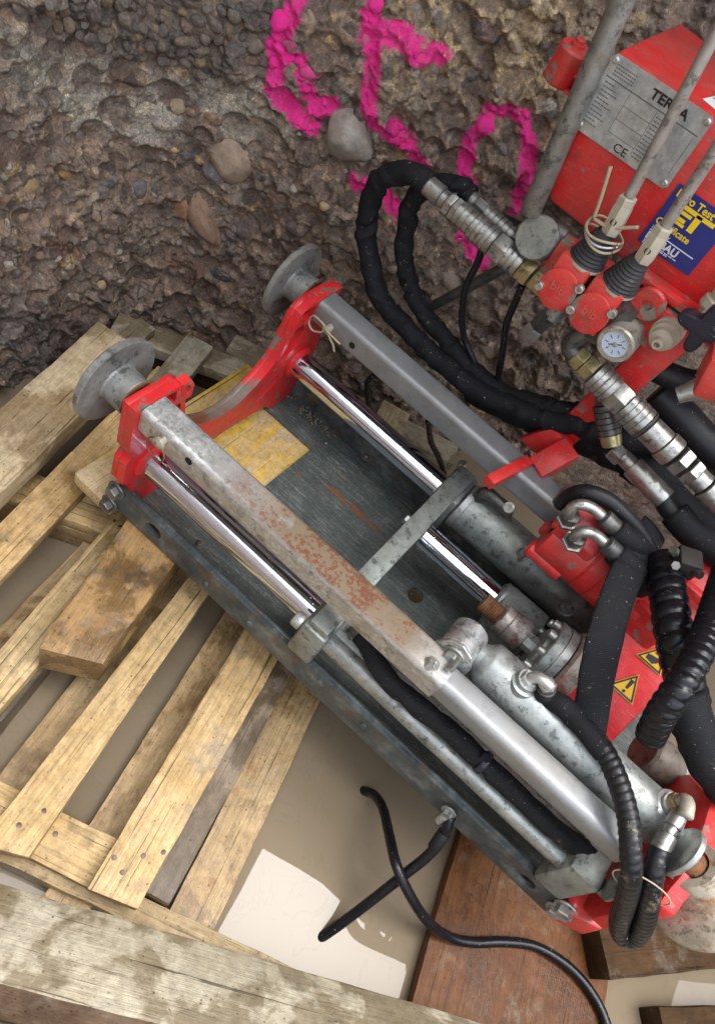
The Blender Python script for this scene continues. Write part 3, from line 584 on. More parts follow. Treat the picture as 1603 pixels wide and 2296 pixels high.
# bearers and blocks under them
def under(sl, dx0, dx1, w0, w1, zt, zb, name, mat):
    M = np.array(sl.matrix_basis) if sl.parent is None else np.array((sl.parent.matrix_basis @ sl.matrix_basis))
    p = lambda a, b: tuple(M[:3, 3] + M[:3, 0]*a + M[:3, 1]*b)
    s_ = 1 if max(v.co.y for v in sl.data.vertices) > .02 else -1
    A, B, Cq = p(dx0, w0*s_), p(dx1, w0*s_), p(dx0, w1*s_); f = lambda q: (q[0], q[1], zt)
    return plank(name, f(A), f(B), f(Cq), zt-zb, mat, pal)
under(gslat, .030, .78, .020, .097, ZC, -.1965, 'bearer', WBEAR)
plank('bearer', (0.2366,-0.3789,-0.1730), (0.3262,-0.3507,-0.1730), (0.2296,-0.3485,-0.1730), .045, WLOW, pal, ext=(.2,.3))
plank('bearer', (0.0565,-0.2425,-0.1720), (0.0237,-0.1040,-0.1720), (0.0893,-0.2270,-0.1720), .06, WBEAR, pal, ext=(.2,.25))
plank('bearer', (-0.0841,-0.0282,-0.1720), (-0.0235,0.0012,-0.1720), (-0.0973,0.0260,-0.1720), .05, WLOW, pal, ext=(.25,.35))
NAILM = m_plain('nail_head', (.10,.075,.055), .5, .5)
for p in ((-0.0191,0.0191,-0.1268), (-0.0070,0.0191,-0.1268), (0.3298,-0.2989,-0.1268), (0.3489,-0.3039,-0.1268), (0.3541,-0.2753,-0.1268), (0.3694,-0.2566,-0.1268), (0.2217,-0.3458,-0.1268), (0.2569,-0.3226,-0.1503), (0.2298,-0.3170,-0.1268)):
    mk('nail', MB().lathe([(.0008,-.004),(.0031,-.0003),(.0034,.0003),(.002,.0006)], p, (.1*rng.normal(),.1*rng.normal(),1), 10), NAILM, pal)
# the pallet behind, at the foot of the wall
pl2 = empty('wooden_pallet', (-.2,.35,WATERZ), 'weathered pallet end showing behind the disc pads at the wall foot', 'pallet')
plank('cross_board', (-0.2730,0.3197,-0.1500), (-0.1360,0.3947,-0.1500), (-0.2876,0.3718,-0.1500), .024, WGREY, pl2, ext=(.06,.10))
plank('slat', (-0.1950,0.2699,-0.1265), (-0.2322,0.3914,-0.1265), (-0.1519,0.3065,-0.1265), TS, WGREY, pl2, ext=(.10,.0))
plank('slat', (-0.3003,0.2888,-0.1265), (-0.3093,0.3417,-0.1265), (-0.2649,0.2999,-0.1265), TS, WGREY, pl2, ext=(.16,.0))
plank('cross_board', (0.0389,0.5778,-0.1500), (0.1737,0.6293,-0.1500), (0.0513,0.5236,-0.1500), .024, WGREY, pl2, ext=(.25,.10))
plank('slat', (0.1206,0.5335,-0.1265), (0.0993,0.5977,-0.1265), (0.1786,0.5509,-0.1265), TS, WPALE, pl2, ext=(.14,0))
plank('bottom_slat', (-0.1091,0.2810,-0.1980), (-0.1383,0.4839,-0.1980), (-0.0319,0.3183,-0.1980), .02, WDARK, pl2, ext=(.2,.05))
plank('bearer', (-0.3009,0.3173,-0.1745), (-0.1394,0.4060,-0.1745), (-0.3252,0.3620,-0.1745), .045, WDARK, pl2, ext=(.0,.30))
# loose timbers
tag(plank('timber_plank', (-0.2456,-0.0000,-0.0800), (-0.3051,0.2391,-0.0800), (-0.1778,0.1005,-0.0800), .044, WPALE, jit=.0007, ext=(.32,0)), 'thick pale sawn plank with rough end at the left against the wall', 'plank')
tag(plank('timber_block', (0.0853,-0.2071,-0.0560), (0.0269,-0.0276,-0.0560), (0.1542,-0.1660,-0.0560), .069, WBLOCK, jit=.0008, bev=.0025, ext=(0,.09), D=(0.1115,0.0036,-0.0560)), 'short muddy brown timber block lying on the pallet under the steel rail', 'block')
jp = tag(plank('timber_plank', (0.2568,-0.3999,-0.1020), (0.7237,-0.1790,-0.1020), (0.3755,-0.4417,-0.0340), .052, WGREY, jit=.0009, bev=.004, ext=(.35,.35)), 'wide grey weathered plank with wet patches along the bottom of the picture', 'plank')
jp.data.materials.append(m_wood('muddy_shaded_plank_side', (.085,.055,.035), (.15,.105,.07), (.5,.6), .6, .6, rough=.7, spec=.2))  # side faces coloured darker: shade put into the colour, with some mud
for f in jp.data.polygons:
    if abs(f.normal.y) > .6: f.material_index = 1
fpo = mk('formwork_panel', MB().prism([[(-.002,.086),(.371,.086),(.371,-.16),(.03,-.16),(.03,.012),(-.002,.012),(-.004,.030),(-.004,.075)]], (0,0,-.0805), (1,0,0), (0,1,0), (0,0,1), 0, .024), WYEL, None, .0018)
fpo.matrix_world = Matrix(((0,-1,0,0),(1,0,0,0),(0,0,1,0),(0,0,0,1))); tag(fpo, 'yellow painted formwork panel lying under the front of the rig', 'panel')
kb = plank('wood_board', (0.6880,0.0663,-0.1970), (0.7495,-0.1633,-0.1970), (0.9741,0.0945,-0.1970), .022, WPLY, jit=.0008, bev=.0015, ext=(.30,.30)); tag(kb, 'wet reddish brown board at the right edge of the water', 'board')
tag(plank('timber_beam', (0.9585,0.0400,-0.1500), (1.1010,0.1702,-0.1500), (0.9328,0.1060,-0.1500), .055, WDARK, jit=.0008, bev=.003, ext=(0,.3)), 'dark wet squared timber in the lower right corner', 'beam')
tag(plank('timber_offcut', (1.0554,0.0737,-0.1750), (1.1356,0.1374,-0.1750), (1.0728,0.0322,-0.1750), .06, WDARK, jit=.001, bev=.003, ext=(0,.2)), 'small dark timber end at the very bottom right corner', 'offcut')

# ================================================================== THE BORING RIG
rig = empty('boring_rig', (.4,.19,-.052), 'red and galvanised ground boring rig with chrome thrust rods on the pallet', 'drilling rig')
def ell(cx, cy, a, b, n=20, rot=0):
    return [(cx+a*math.cos(t)*math.cos(rot)-b*math.sin(t)*math.sin(rot), cy+a*math.cos(t)*math.sin(rot)+b*math.sin(t)*math.cos(rot)) for t in [2*math.pi*k/n for k in range(n)]]
EX, EY, EZ = (1,0,0), (0,1,0), (0,0,1)
# tray with its front cut-out
tray = MB().prism([[(-.012,.007),(.107,.007),(.107,.0071),(.80,.0071),(.80,.378),(-.012,.378),(-.012,.318),(.107,.318),(.107,.07),(-.012,.07)], ell(.394,.238,.0135,.0135,24)], (0,0,-.050), EX, EY, EZ, -.004, 0)
mk('tray', tray, PLATE, rig)
h1 = (0.0646,-0.0000,-0.0236); h2 = (0.7389,0.0000,-0.0239); h3 = (0.0477,0.3820,-0.0253)
RO = [(-.018,-.032),(-.010,-.0515),(.80,-.0515),(.814,-.036),(.814,-.010),(.804,0),(-.006,0),(-.018,-.010)]
nr = mk('side_rail', MB().prism([RO, ell(h1[0], h1[2], .014, .0125, 20), ell(h2[0], -.026, .014, .0125, 20)], (0,0,0), EX, EZ, EY, 0, .007), RAIL, rig, smooth=30)
mk('top_lip', MB().prism([[(-.012,.0072),(.80,.0072),(.80,.013),(-.012,.013)]], (0,0,-.006), EX, EY, EZ, 0, .0055), RAIL, nr, .0015)
fr_ = mk('side_rail', MB().prism([RO, ell(h3[0], h3[2], .014, .0125, 20)], (0,.378,0), EX, EZ, EY, 0, .007), RAIL, rig, smooth=30)
BOLTM = m_galv('bolt_dark', (.10,.105,.10), (.24,.24,.23), .6, .4, .75); BOLTZ = m_galv('bolt_zinc', (.36,.38,.37), (.62,.63,.60), .7, .35, .85)
def bolt(p, d, r=.0095, h=.008, mat=BOLTM, parent=rig, washer=True, name='bolt'):
    mb = MB(); d = V(d)
    if washer: mb.lathe([(r*1.35, -.001), (r*1.38, .0008), (r*1.3, .0022)], p, d, 18)
    mb.hexa(r, h, V(p)+d*(.002 if washer else 0), d); return mk(name, mb, mat, parent, smooth=25)
def socket(p, d, r=.006, h=.007, mat=BOLTZ, parent=rig, name='cap_screw'):
    return mk(name, MB().lathe([(r, 0), (r, h*.9), (r*.92, h), (r*.5, h), (r*.5, h*.45), (0.0002, h*.45)], p, d, 14), mat, parent, smooth=30)
bolt((-0.0074,-0.0030,-0.0039), (0,-1,0), .0105, .010); bolt((-0.0146,-0.0030,-0.0480), (0,-1,0), .0105, .010)
bolt((0.7874,-0.0030,0.0016), (0,-1,0), .0115, .011, BOLTZ); bolt((0.7859,-0.0030,-0.0204), (0,-1,0), .0095, .008, BOLTZ)
for q in ((0.3737,-0.0005,-0.0136), (0.4540,-0.0005,-0.0191), (0.1678,-0.0005,-0.0325), (0.2495,-0.0005,-0.0284)): mk('rivet', MB().lathe([(.0062,-.002),(.006,.001),(.004,.0022),(.0005,.0026)], q, (0,-1,0), 12), RAIL, rig)
for q in ((0.1131,0.0458,-0.0500), (0.1156,0.3460,-0.0500), (0.1811,0.3702,-0.0350), (0.3726,0.3726,-0.0500), (0.4410,0.3735,-0.0500)):
    mk('tray_bolt', MB().lathe([(.0075,0),(.0075,.0015),(.0045,.0017),(.0045,.006),(.003,.007)], q, (0,0,1), 14), BOLTM, rig, smooth=30)
# ---- front yoke
YO = [(-.012,.19),(-.012,.108),(-.004,.100),(-.004,.092),(-.012,.080),(-.012,.036),(.008,.020),(.008,-.0495),(.060,-.0495),(.075,-.030),(.13,-.019),(.19,-.015),(.25,-.019),(.305,-.030),(.32,-.0495),(.376,-.0495),(.376,.02),(.393,.036),(.393,.19),(.316,.19),(.300,.181),(.294,.165),(.2915,.149),(.284,.116),(.274,.091),(.26,.075),(.245,.063),(.216,.047),(.184,.040),(.152,.047),(.123,.063),(.108,.075),(.094,.091),(.084,.116),(.0765,.149),(.074,.165),(.070,.181),(.060,.19)]
def mir(L): return [(.368-a, b) for a, b in L[::-1]]
K1 = [(.305,.184),(.333,.184),(.331,.160),(.318,.158),(.303,.166)]; K2 = [(.300,.150),(.318,.154),(.326,.135),(.322,.110),(.305,.088),(.291,.085),(.292,.11)]
K3 = ell(.283,.030,.030,.011,18,.75)
mk('front_yoke', MB().prism([YO], (0,0,0), EY, EZ, EX, -.015, -.0045), REDARC, rig, .0022)
mk('yoke_face', MB().prism([YO, K1, K2, K3, mir(K1), mir(K2), mir(K3)], (0,0,0), EY, EZ, EX, -.0045, .008), REDARC, rig, smooth=30)
# raised corner blocks and lug of the yoke
mk('yoke_lug', MB().prism([[(.056,.150),(.088,.150),(.088,.172),(.080,.186),(.064,.186),(.056,.178)], ell(.074,.170,.008,.009,14)], (0,0,0), EY, EZ, EX, -.006, .0075), REDW, rig, smooth=30)
for yy in (.034, .348): mk('rod_collar', MB().lathe([(.030,0),(.030,.004),(.026,.008),(.0215,.009)], (.007,yy,.054), EX, 28), REDARC, rig)
# ---- square tubes
def rsq(cy, cz, h, r=.0085, n=7):
    L = []
    for sx, sy, a0 in ((1,1,0),(-1,1,90),(-1,-1,180),(1,-1,270)):
        for k in range(n+1):
            t = math.radians(a0+90*k/n); L.append((cy+sx*(h-r)+r*math.cos(t), cz+sy*(h-r)+r*math.sin(t)))
    return L
def sqtube(x0, x1, cy, cz, h, mat, nm='square_tube'):
    return mk(nm, MB().prism([rsq(cy, cz, h), rsq(cy, cz, h-.004, .006)], (0,0,0), EY, EZ, EX, x0, x1), mat, rig, smooth=30)
TN = (.016,.168); TF = (.3585,.168)
sqtube(.0085, .474, *TN, .021, TUBER); sqrear = mk('inner_tube', MB().prism([rsq(.0165, .1655, .0178, .0105, 6), rsq(.0165, .1655, .013, .005, 6)], (0,0,0), EY, EZ, EX, .470, .742), TUBEG, rig, smooth=30); sqtube(.0085, .60, *TF, .021, TUBEG)
DARKH = m_plain('hole_shade_black', (.006,.006,.006), .9)  # black colour for the shade inside holes that are not cut
for x, y, z in ((0.0879,-0.0052,0.1775), (0.0819,0.3373,0.1655)):
    mk('pin_hole_disc', MB().lathe([(.0054,-.001),(.0054,.0003),(.0001,.0003)], (x,y,z), (0,-1,0), 16), DARKH, rig)
p = V((0.0477,-0.0050,0.1753)); mk('lock_pin', MB().lathe([(.006,-.002),(.006,.005),(.008,.006),(.008,.010),(.005,.012)], p, (0,-1,0), 14), RUSTP, rig)
tube('pin_ring', [p+V(.0155*math.cos(t)-.002, -.008-.002*math.cos(t), -.0155+.0165*math.sin(t)) for t in np.linspace(1.2, 7.3, 20)], .0013, RUST, rig, seg=8, step=.002)
p = V((0.0390,0.3375,0.1642)); mk('lock_pin', MB().lathe([(.006,-.002),(.006,.006),(.0075,.007),(.0075,.010),(.004,.012)], p, (0,-1,0), 14), RUSTP, rig)
tw = tube('twine_loop', [p+V(0,-.009,.002), p+V(-.012,-.010,.006), p+V(-.028,-.008,.003), p+V(-.031,-.008,-.012), p+V(-.020,-.009,-.019), p+V(-.006,-.010,-.010), p+V(0,-.011,.001), p+V(.012,-.012,-.006), p+V(.020,-.011,-.012), p+V(.026,-.010,-.022)], .0017, TWINE, rig, seg=7, step=.002)
tube('twine_end', [p+V(-.002,-.012,.002), p+V(.014,-.013,.001), p+V(.030,-.012,-.001)], .0015, TWINE, rig, seg=7)
# ---- pads
def pad(cy, cz, x0, sgn, mat, hub):
    pr = [(.0165,.016),(.0165,0),(.0250,0),(.0262,.0015),(.0262,.0275),(.0285,.0302),(.031,.0308),(.0595,.0310),(.0615,.0322),(.0615,.0390),(.059,.041)]
    o = mk('stabiliser_pad', MB().lathe(pr, (x0, cy, cz), (sgn, 0, 0), 48), mat, rig, smooth=24)
    mk('hub_rim', MB().lathe([(.0255,.0008),(.0258,-.0012),(.022,-.0022),(.0172,-.0012),(.0168,.006)], (x0, cy, cz), (sgn,0,0), 32, cap=False), hub, o)
    mk('pad_rod', MB().lathe([(.0125,-.012),(.0125,.018)], (x0, cy, cz), (sgn,0,0), 20), RUST, o); return o
pad(.0195, .162, -.0225, -1, PADM, RUST); pad(.364, .162, -.0225, -1, PADM, RUST)
# ---- thrust rods, guide rod, cross bar, cylinders
def cyl(name, x0, x1, cy, cz, r, mat, ch=.0012, seg=36): return mk(name, MB().lathe([(r-ch, 0), (r, ch), (r, x1-x0-ch), (r-ch, x1-x0)], (x0, cy, cz), EX, seg), mat, rig, smooth=35)
cyl('thrust_rod', .006, .320, .035, .054, .0214, CHROME); cyl('thrust_rod', .006, .320, .347, .054, .0214, CHROME)
cyl('guide_rod', .342, .50, .2535, .054, .0195, CHROME)
mk('cross_bar', MB().box((.3275,.185,.0905), (.0285,.376,.012)), GALVD, rig, .0015)
mk('cylinder_head', MB().box((.327,.030,.0455), (.038,.074,.076)), GALVD, rig, .005); mk('cylinder_head', MB().box((.330,.349,.0455), (.040,.070,.076)), GALVD, rig, .005)
mk('tie_rod_nut', MB().lathe([(.010,0),(.0105,.002),(.0105,.010),(.009,.012)], (0.3090,-0.0152,0.0983), (-1,0,0), 20), GALV, rig)
mk('bar_bolt', MB().lathe([(.0075,0),(.0075,.012),(.0066,.0135)], (0.3160,0.3908,0.0706), (-.4,0,1), 16), BOLTZ, rig)
bolt((0.3120,0.2710,0.0338), (-1,0,0), .0085, .008, GALVB, washer=False)
mk('thrust_cylinder', MB().lathe([(.027,0),(.0285,.004),(.0285,.380),(.027,.386)], (.346,.036,.048), EX, 36), GALVD, rig)
mk('tie_tube', MB().lathe([(.0125,0),(.0135,.002),(.0135,.386),(.0125,.39)], (.345,.013,.060), EX, 24), GALV, rig)
mk('cylinder_end', MB().box((.752,.034,.047), (.046,.080,.088)), GALVD, rig, .008)
mk('thrust_cylinder', MB().lathe([(.034,0),(.037,.002),(.037,.30),(.034,.31)], (.350,.347,.058), EX, 40), GALVD, rig)
mk('cylinder_band', MB().lathe([(.0375,0),(.0385,.001),(.0385,.010),(.0375,.011)], (.352,.347,.058), EX, 40, cap=False), GALV, rig)
# clamp cylinder beside the near tube, with its clevis
CB = (.0735,.166)
mk('clamp_cylinder', MB().lathe([(.018,-.012),(.020,0),(.023,.004),(.029,.010),(.0305,.014),(.0305,.27),(.029,.278),(.024,.29)], (.490,*CB), EX, 40), GALV, rig)
mk('clevis', MB().lathe([(.0205,0),(.022,.0015),(.022,.010),(.0205,.0115),(.0195,.012),(.0195,.020),(.0205,.0205),(.022,.022),(.022,.036),(.0205,.0375)], (.463,.040,.190), EY, 36), GALVB, rig)
mk('clevis_plate', MB().prism([[(.430,.150),(.490,.150),(.488,.188),(.480,.205),(.463,.213),(.447,.205),(.440,.190)]], (0,0,0), EX, EZ, EY, .036, .0415), GALVB, rig, .0015)
bolt((.463,.035,.190), (0,-1,0), .0105, .008, GALV, washer=True); mk('pin_key', MB().box((.468,.024,.197), (.008,.006,.026), basis((.8,0,.6), (0,1,0))), FIT, rig, .001)
bolt((0.4528,0.0100,0.1855), (-.5,-.5,.6), .0085, .012, BOLTZ, washer=False)
def elbow(name, pts, r, mat, parent=rig, rf=None): return tube(name, pts, r, mat, parent, seg=16, step=.003, rf=rf)
# ports and fittings
def fitting(name, a, b, prof, mat, parent=rig, seg=20, sides=None):
    a, b = V(a), V(b); L = np.linalg.norm(b-a); return mk(name, MB().lathe([(r, t*L) for r, t in prof], a, b-a, seg, sides=sides), mat, parent, smooth=28)
pf = V(.545,.070,.194)
mk('port_boss', MB().lathe([(.018,-.006),(.017,.002),(.013,.003),(.013,.010)], pf, EZ, 24), GALV, rig)
mk('port_nut', MB().hexa(.0105,.008, pf+V(0,0,.008), EZ), BOLTZ, rig, smooth=25)
elbow('elbow_fitting', [pf+V(0,0,.012), pf+V(0,0,.019), pf+V(.003,0,.025), pf+V(.010,0,.028), pf+V(.022,0,.028)], .0068, BOLTZ)
pr_ = V(.752,.078,.192)
mk('port_boss', MB().lathe([(.020,-.006),(.0175,.004),(.013,.006),(.013,.012)], pr_, (0,-.1,1), 24), GALVB, rig)
mk('port_nut', MB().hexa(.0115,.010, pr_+V(0,0,.011), EZ), BRASS, rig, smooth=25)
elbow('elbow_fitting', [pr_+V(0,0,.02), pr_+V(0,0,.028), pr_+V(.001,-.006,.034), pr_+V(.004,-.020,.034)], .0082, RUSTP)
pc = V((0.3640,0.0364,0.0850)); mk('port_nut', MB().hexa(.011,.012, pc+V(0,0,-.014), EZ), BOLTM, rig, smooth=25); elbow('elbow_fitting', [pc+V(0,0,-.004), pc+V(0,0,.004), pc+V(.006,0,.010), pc+V(.020,0,.010)], .0085, BOLTM)
pg = V((0.3665,0.3454,0.1000)); mk('port_nut', MB().hexa(.011,.014, pg+V(0,0,-.012), EZ), FITD, rig, smooth=25); elbow('elbow_fitting', [pg+V(0,0,0), pg+V(0,0,.008), pg+V(.008,0,.014), pg+V(.028,0,.014), pg+V(.05,.004,.012)], .0095, FITD)
# ---- spindle: threaded nose, coupling, bolted flange
SP = (.190,.108); th = [(.0115,0)]
for k in range(9): th += [(.0142, .0012+k*.0032), (.0122, .0028+k*.0032)]
mk('threaded_nose', MB().lathe(th+[(.013,.032)], (.462,*SP), EX, 28), RUST, rig, smooth=60)
mk('coupling', MB().lathe([(.0195,0),(.0215,.002),(.0215,.013),(.0205,.014),(.0218,.015),(.0235,.038),(.022,.041),(.015,.043)], (.492,*SP), EX, 32), m_galv('coupling_steel', (.15,.11,.10), (.46,.45,.43), .5, .42, .62, (.14,.06,.05)), rig, smooth=35)
mk('spindle_neck', MB().lathe([(.0135,0),(.0135,.02)], (.534,*SP), EX, 8), GALV, rig, smooth=25)
fl = mk('flange', MB().lathe([(.030,0),(.034,.002),(.034,.006),(.050,.007),(.0515,.009),(.0515,.020),(.050,.0205),(.050,.022),(.0525,.0225),(.0525,.034),(.050,.035)], (.551,*SP), EX, 48), GALV, rig, smooth=35)
for k in range(10):
    t = 2*math.pi*k/10+.3; socket((.558, SP[0]+.0425*math.cos(t), SP[1]+.0425*math.sin(t)), (-1,0,0), .0058, .010, BOLTZ, fl)
mk('gearbox', MB().lathe([(.055,0),(.060,.004),(.060,.022),(.055,.026)], (.587,*SP), EX, 40), m_galv('gearbox_paint_worn', (.34,.30,.25), (.52,.50,.45), .3, .5, .55, (.38,.05,.04)), rig, smooth=35)
mk('guide_bush', MB().lathe([(.026,0),(.031,.004),(.031,.060),(.029,.064)], (.478,.2535,.054), EX, 32), GALVD, rig); mk('bush_block', MB().box((.52,.236,.050), (.07,.070,.072)), GALVD, rig, .006)
bolt((.470,.300,.110), (-1,0,.4), .008, .010, BOLTM); bolt((.556,.262,.125), (-.6,0,1), .009, .012, BOLTM)
# ---- hydraulic motor
MC = (.287,.206)
mot = mk('hydraulic_motor', MB().lathe([(.040,0),(.046,.003),(.046,.062),(.0445,.0635),(.0445,.0645),(.0465,.066),(.0465,.084),(.045,.0853),(.045,.0865),(.0465,.088),(.0465,.108),(.045,.1093),(.045,.1105),(.047,.112),(.047,.150)], (.462,*MC), EX, 48), RED, rig, smooth=30)
mk('port_block', MB().prism([[(.248,.246),(.248,.225),(.262,.200),(.335,.262),(.322,.272),(.280,.272)]], (0,0,0), EY, EZ, EX, .462, .5205), RED, mot, .004)
for a in (.6, 2.2, 3.8, 5.3): mk('motor_ear', MB().lathe([(.009,0),(.012,.003),(.012,.055)], (.456, MC[0]+.042*math.cos(a), MC[1]+.042*math.sin(a)), EX, 18), RED, mot)
mk('motor_neck', MB().box((.625,.287,.19), (.06,.085,.10)), RED, rig, .006)
for q, pts, f0, f1 in ((V((0.4657,0.2575,0.2540)), [(0.4594,0.2482,0.2720), (0.4571,0.2489,0.2840), (0.4625,0.2539,0.2920), (0.4756,0.2611,0.2920), (0.4915,0.2664,0.2880)], (0.4915,0.2664,0.2880), (0.5190,0.2717,0.2820)), (V((0.4873,0.2384,0.2500)), [(0.4828,0.2309,0.2660), (0.4822,0.2310,0.2760), (0.4873,0.2337,0.2820), (0.4997,0.2408,0.2810), (0.5134,0.2445,0.2780)], (0.5134,0.2445,0.2780), (0.5386,0.2498,0.2720))):
    d = V(-.05,-.30,1); d /= np.linalg.norm(d)
    mk('port_nut', MB().hexa(.0150,.005, q, d), FIT, mot, smooth=25); mk('port_nut', MB().hexa(.0115,.012, q+d*.006, d), FITD, mot, smooth=25)
    elbow('elbow_pipe', [q+d*.012]+pts, .0072, FIT, mot)
    f0, f1 = V(f0), V(f1); mk('crimp_ferrule', MB().lathe([(.008,0),(.0118,.002),(.0118,.030),(.0108,.032)], f0, f1-f0, 24), FITD, mot)
# ---- carriage housing with its sloping cover
CO = [(.154,.086),(.154,.1010),(.330,.268),(.345,.275),(.405,.275),(.405,.00),(.154,.00)]
car = mk('carriage', MB().prism([CO], (0,0,0), EY, EZ, EX, .618, .702), REDC, rig, .003)
sn = V(0,-.688,.725); se = V(0,.725,.688)      # cover normal and its uphill direction
def sign(cx, along, w_, glyph):
    o = V(cx, .172+.725*along, .118+.688*along) + sn*.0016; h = w_*.866; th = w_*.06
    tri = lambda k: [(-w_/2*k, -h/3*k), (w_/2*k, -h/3*k), (0, h*2/3*k)]
    s_ = mk('warning_sign', MB().prism([tri(1)], o, EX, se, sn, 0, .0006), SIGNY, car); mk('sign_border', MB().prism([tri(.93), tri(.74)], o, EX, se, sn, .0007, .0009), INK, s_)
    if glyph: mk('exclamation_mark', MB().prism([[(-.0018,-.001),(.0018,-.001),(.0029,.0125),(-.0029,.0125)]], o, EX, se, sn, .0007, .0010).prism([ell(0,-.0055,.0022,.0022,12)], o, EX, se, sn, .0007, .0010), INK, s_)
    else: mk('crushed_hand_symbol', MB().prism([[(-.009,-.006),(.002,-.007),(.006,-.003),(.008,.001),(.003,.003),(-.004,.002),(-.010,.000)]], o, EX, se, sn, .0007, .0010).prism([[(-.004,.006),(.004,.006),(.004,.008),(.001,.008),(.001,.014),(-.001,.014),(-.001,.008),(-.004,.008)]], o, EX, se, sn, .0007, .0010), INK, s_)
sign(.667, .048, .040, True); sign(.667, .099, .040, False)
mk('cover_ridge', MB().box((.66,.30,.262), (.07,.012,.016), basis((1,0,0))), REDC, car, .003)
# ---- far clamp, its bracket, the rear plate and rear pad
mk('tube_clamp', MB().box((.372,.325,.190), (.085,.016,.016), basis((.25,.95,.02))), RED, rig, .0015); socket((0.4050,0.2645,0.2000), (-.3,-.8,.5), .0075, .008, BOLTZ)
bq0, bq1 = V((0.3972,0.3674,0.1900)), V((0.4155,0.4109,0.2250)); mk('clamp_bracket', MB().box((bq0+bq1)/2, (np.linalg.norm(bq1-bq0), .034, .010), basis(bq1-bq0)).box((bq0+bq1)/2+V(.012,0,-.014), (np.linalg.norm(bq1-bq0)*.9, .006, .030), basis(bq1-bq0)), RED, rig, .0015)
mk('tube_lug', MB().prism([[(.44,.150),(.52,.150),(.52,.185),(.505,.222),(.470,.226),(.445,.20)], ell(.487,.202,.011,.011,18)], (0,0,0), EX, EZ, EY, .34, .376), TUBEG, rig, .003)
RPp = [(0.8000,0.0154,-0.0033), (0.8000,-0.0110,0.0426), (0.8000,-0.0069,0.1053), (0.8000,-0.0047,0.1612), (0.8000,0.0136,0.1707), (0.8000,0.0286,0.1814), (0.8000,0.0667,0.1906), (0.8000,0.1345,0.1856), (0.8000,0.1948,0.1200), (0.8000,0.2172,0.0059), (0.8000,0.1325,0.0261), (0.8000,0.0554,0.0201)]
mk('rear_plate', MB().prism([[(p[1], p[2]) for p in RPp]], (0,0,0), EY, EZ, EX, .801, .822), RED, rig, .003)
mk('rear_foot', MB().box((.806,.020,-.012), (.05,.05,.05), basis((.9,.25,.1))), RED, rig, .004)
lugc = V((0.7750,0.0357,0.2033)); mk('rear_lug', MB().prism([ell(0,0,.029,.034,26)], lugc, EY, EZ, EX, 0, .007), GALV, rig, .0015)
mk('end_washer', MB().lathe([(.020,0),(.020,.003),(.014,.004)], (0.7760,0.0054,0.1076), EX, 22), GALV, rig); mk('cylinder_end_bolt', MB().lathe([(.010,0),(.010,.012),(.008,.014)], (0.7760,0.0095,0.0796), EX, 16), BOLTM, rig)
rp = mk('stabiliser_pad', MB().lathe([(.0185,.018),(.0185,0),(.028,0),(.029,.003),(.029,.026),(.033,.033),(.044,.040),(.0655,.044),(.069,.047),(.069,.052)], (0.8060,0.0487,0.1834), (.86,.10,-.50), 48), RUSTP, rig, smooth=35)
mk('pad_rod', MB().lathe([(.013,-.02),(.0155,.002),(.0155,.02)], (0.8060,0.0487,0.1834), (.86,.10,-.50), 18), RUST, rp)
mk('swivel_block', MB().lathe([(.026,0),(.030,.004),(.030,.05),(.024,.058),(.012,.062)], (0.7497,0.2000,0.0877), (.9,.25,-.2), 28), m_galv('swivel_steel', (.09,.075,.06), (.22,.19,.16), .3, .5, .6), rig)
mk('swivel_nut', MB().hexa(.017,.022, (0.8012,0.2200,0.0890), (.9,.3,-.2)), FIT, rig, smooth=25)
# gravel caught on the tray
P_ = MB()
for k in range(70):
    c = V((0.0642,0.3698,-0.0480))+V(rng.normal()*.022, rng.normal()*.006, rng.uniform(0,.002)); r = rng.uniform(.0012,.0032); P_.lathe([(r*.5,-r*.6),(r,-.1*r),(r*.8,r*.5),(r*.3,r*.8)], c, rng.normal(size=3), 6)
for k in range(150):
    c = V(rng.uniform(.12,.60), rng.uniform(.08,.36), -.0492); r = rng.uniform(.0006,.0018); P_.lathe([(r*.5,-r*.6),(r,-.1*r),(r*.8,r*.5),(r*.3,r*.8)], c, rng.normal(size=3), 5)
gv = mk('gravel', P_, m_plain('gravel_grit', (.17,.14,.11), .6, var=.5)); struct(gv, 'stuff'); tag(gv, 'brown grit and gravel caught on the tray beside the far rod', 'gravel')

# ================================================================== HYDRAULIC CONSOLE
con = empty('control_console', (.30,.45,.18), 'red hydraulic control console with nameplate and lever valves, upper right', 'console')
mk('tank', MB().prism([[(.166,.636),(.56,.636),(.56,.452),(.39,.452),(.375,.470),(.193,.470),(.180,.482)]], (0,0,0), EX, EZ, EY, .420, .62), RED, con, .006)
mk('post', MB().prism([[(.375,.17),(.412,.17),(.436,.46),(.392,.46)]], (0,0,0), EX, EZ, EY, .428, .452), RED, con, .003)
mk('foot', MB().prism([[(.352,.172),(.425,.172),(.425,.20),(.412,.225),(.375,.225)]], (0,0,0), EX, EZ, EY, .4125, .4275), RED, con, .002)
NB = dict(o=(.1695,.4185,.5525), ex=V(.9985,0,.055), ez=V(-.055,0,.9985))
def nq(a, b): return V(NB['o']) + NB['ex']*a + NB['ez']*b
npl = mk('nameplate', MB().prism([[(.004,0),(.1195,0),(.1235,.004),(.1235,.077),(.1195,.081),(.004,.081),(0,.077),(0,.004)]], NB['o'], NB['ex'], NB['ez'], (0,-1,0), 0, .0012), NAMEM, con, smooth=30)
for a, b in ((.005,.075),(.1185,.075),(.1185,.006),(.005,.006)): mk('rivet', MB().lathe([(.0036,0),(.0036,.0012),(.0024,.0022),(.0012,.0022),(.0010,.0012)], nq(a, b)+V(0,-.0012,0), (0,-1,0), 12), BOLTZ, npl)
